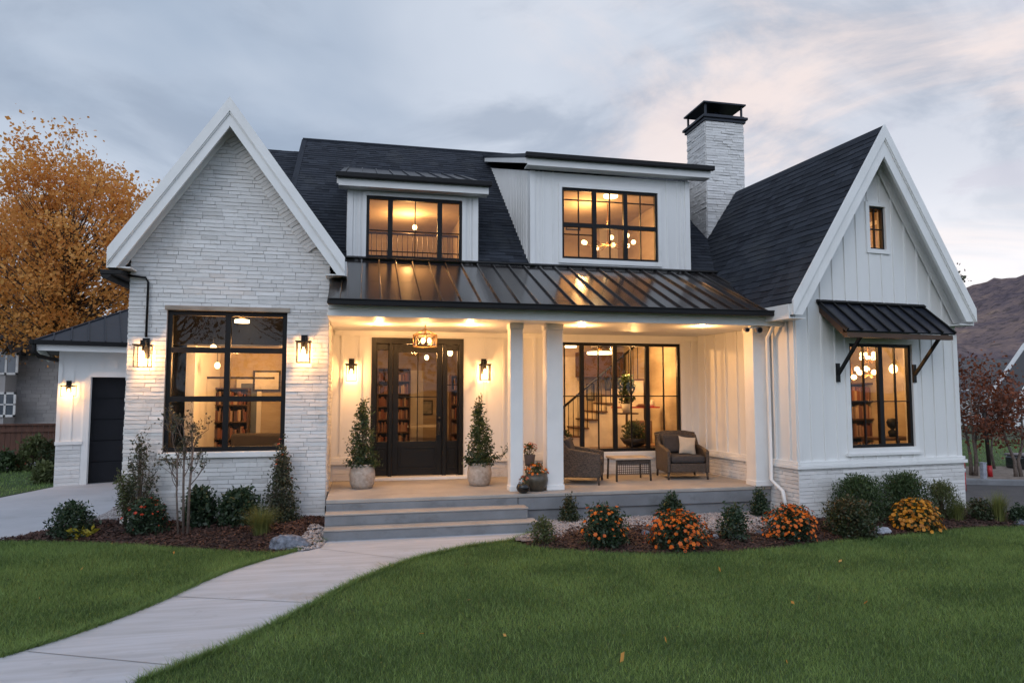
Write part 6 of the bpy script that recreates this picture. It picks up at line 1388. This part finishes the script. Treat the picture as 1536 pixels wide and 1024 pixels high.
a_, b_ = yp(362, 575, 15.38), yp(384, 655, 15.38); idoor('grey-blue door deep behind the right panes of the gable window', a_.x, b_.x, .46, a_.z, 15.39, 'gdoor')
m_ = MB(); a_, b_ = yp(248, 566, 14.2), yp(412, 566, 14.2); m_.tube([(a_.x, 14.2, a_.z), (b_.x, 14.2, a_.z)], .022, 6); o = m_.build('curtain_rod', M['darkmetal']); tag(o, 'thin dark rod crossing the room behind the gable window', 'rod')
T = thing('sofa', 'low dark sofa behind the lower right pane of the gable window', 'sofa', (-1.75, 14.0, .455)); m_ = MB(); m_.box(-.75, -.4, .1, .75, .4, .42); m_.build('seat', M['sofa'], T, .04); m_ = MB(); m_.box(-.75, .25, .421, .75, .42, .85); m_.build('backrest', M['sofa'], T, .05)
a_, b_ = yp(846, 540, 17.5), yp(866, 660, 17.5); idoor('tall white door behind the first pane of the living room window', a_.x, b_.x, ZF, a_.z, 17.59, 'iwhite')
a_, b_ = yp(930, 535, 17.5), yp(938, 570, 17.5)
for k, (px0, px1, py0, py1) in enumerate(((880, 892, 575, 600), (908, 922, 560, 585))):
    a_, b_ = yp(px0, py0, 17.55), yp(px1, py1, 17.55); picture(('small picture behind the stair railing in the second living room pane', 'small picture left of the leafy plant on the far living room wall')[k], a_.x, b_.x, b_.z, a_.z, 17.59, 'art')
cab = yp(905, 545, 16.8); m_ = MB(); m_.box(-.6, 0, -.35, .55, .5, .3); o = m_.build('wall_cabinet', M['wood']); o.location = (cab.x, 16.8, cab.z); tag(o, 'dark wooden wall cabinet high on the far wall of the living room', 'cabinet')
a_, b_ = yp(612, 560, 18.0), yp(630, 640, 18.0); idoor('white cased door deep in the hall seen through the left glass of the front door', a_.x, b_.x, ZF, a_.z, 18.19, 'iwhite')
a_, b_ = yp(634, 600, 18.0), yp(650, 622, 18.0); picture('small bright picture on the hall wall behind the front door glass', a_.x, b_.x, b_.z, a_.z, 18.19, 'art')
# dormer rooms: stair railing, picture, bed head
RT = thing('stair_railing', 'dark stair railing low behind the left dormer window', 'railing', (.0, 14.2, 4.46)); m_ = MB(); a_ = yp(622, 352, 14.2).z - 4.46; m_.tube([(-.1, 0, a_), (1.95, 0, a_)], .025, 6)
for k in range(20): m_.tube([(-.08 + k * .105, 0, 0), (-.08 + k * .105, 0, a_)], .009, 5)
m_.build('balusters', M['wood'], RT)
a_, b_ = yp(642, 308, 16.3), yp(662, 345, 16.3); picture('framed picture at the right behind the left dormer window', a_.x, b_.x, b_.z, a_.z, 16.39, 'art')
a_, b_ = yp(850, 300, 16.5), yp(872, 345, 16.5); picture('large grey picture behind the upper left panes of the right dormer', a_.x, b_.x, b_.z, a_.z, 16.59, 'art')
a_, b_ = yp(905, 335, 16.5), yp(925, 392, 16.5); idoor('white door behind the middle panes of the right dormer', a_.x, b_.x, 4.46, a_.z, 16.59, 'iwhite')

# trees behind the photographer, mirrored in the panes
C = []; tr = MB()
for k in range(11):
    x0_, y0_, h_ = -26 + k * 5.4 + random.uniform(-1, 1), -17 + random.uniform(-3, 3), random.uniform(6.5, 9.5)
    tr.tube([(x0_, y0_, -.05), (x0_ + random.uniform(-.3, .3), y0_, h_ * .5), (x0_, y0_, h_ * .9)], [.2, .13, .03], 6)
    for _ in range(26):
        c = Vector((x0_ + random.gauss(0, 1.4), y0_ + random.gauss(0, 1.2), h_ * random.uniform(.3, 1.0))); tr.tube([(x0_, y0_, c.z * .7), c], [.05, .012], 4); C.append(RNG.normal(size=(60, 3)) * .42 + np.array(c))
o = leaves('treeline', np.concatenate(C), .2, M['leafred'], None, .7); tag(o, 'row of dark trees across the street, mirrored in the window panes', 'trees', kind='stuff'); tr.build('trunks', M['bark'], o)
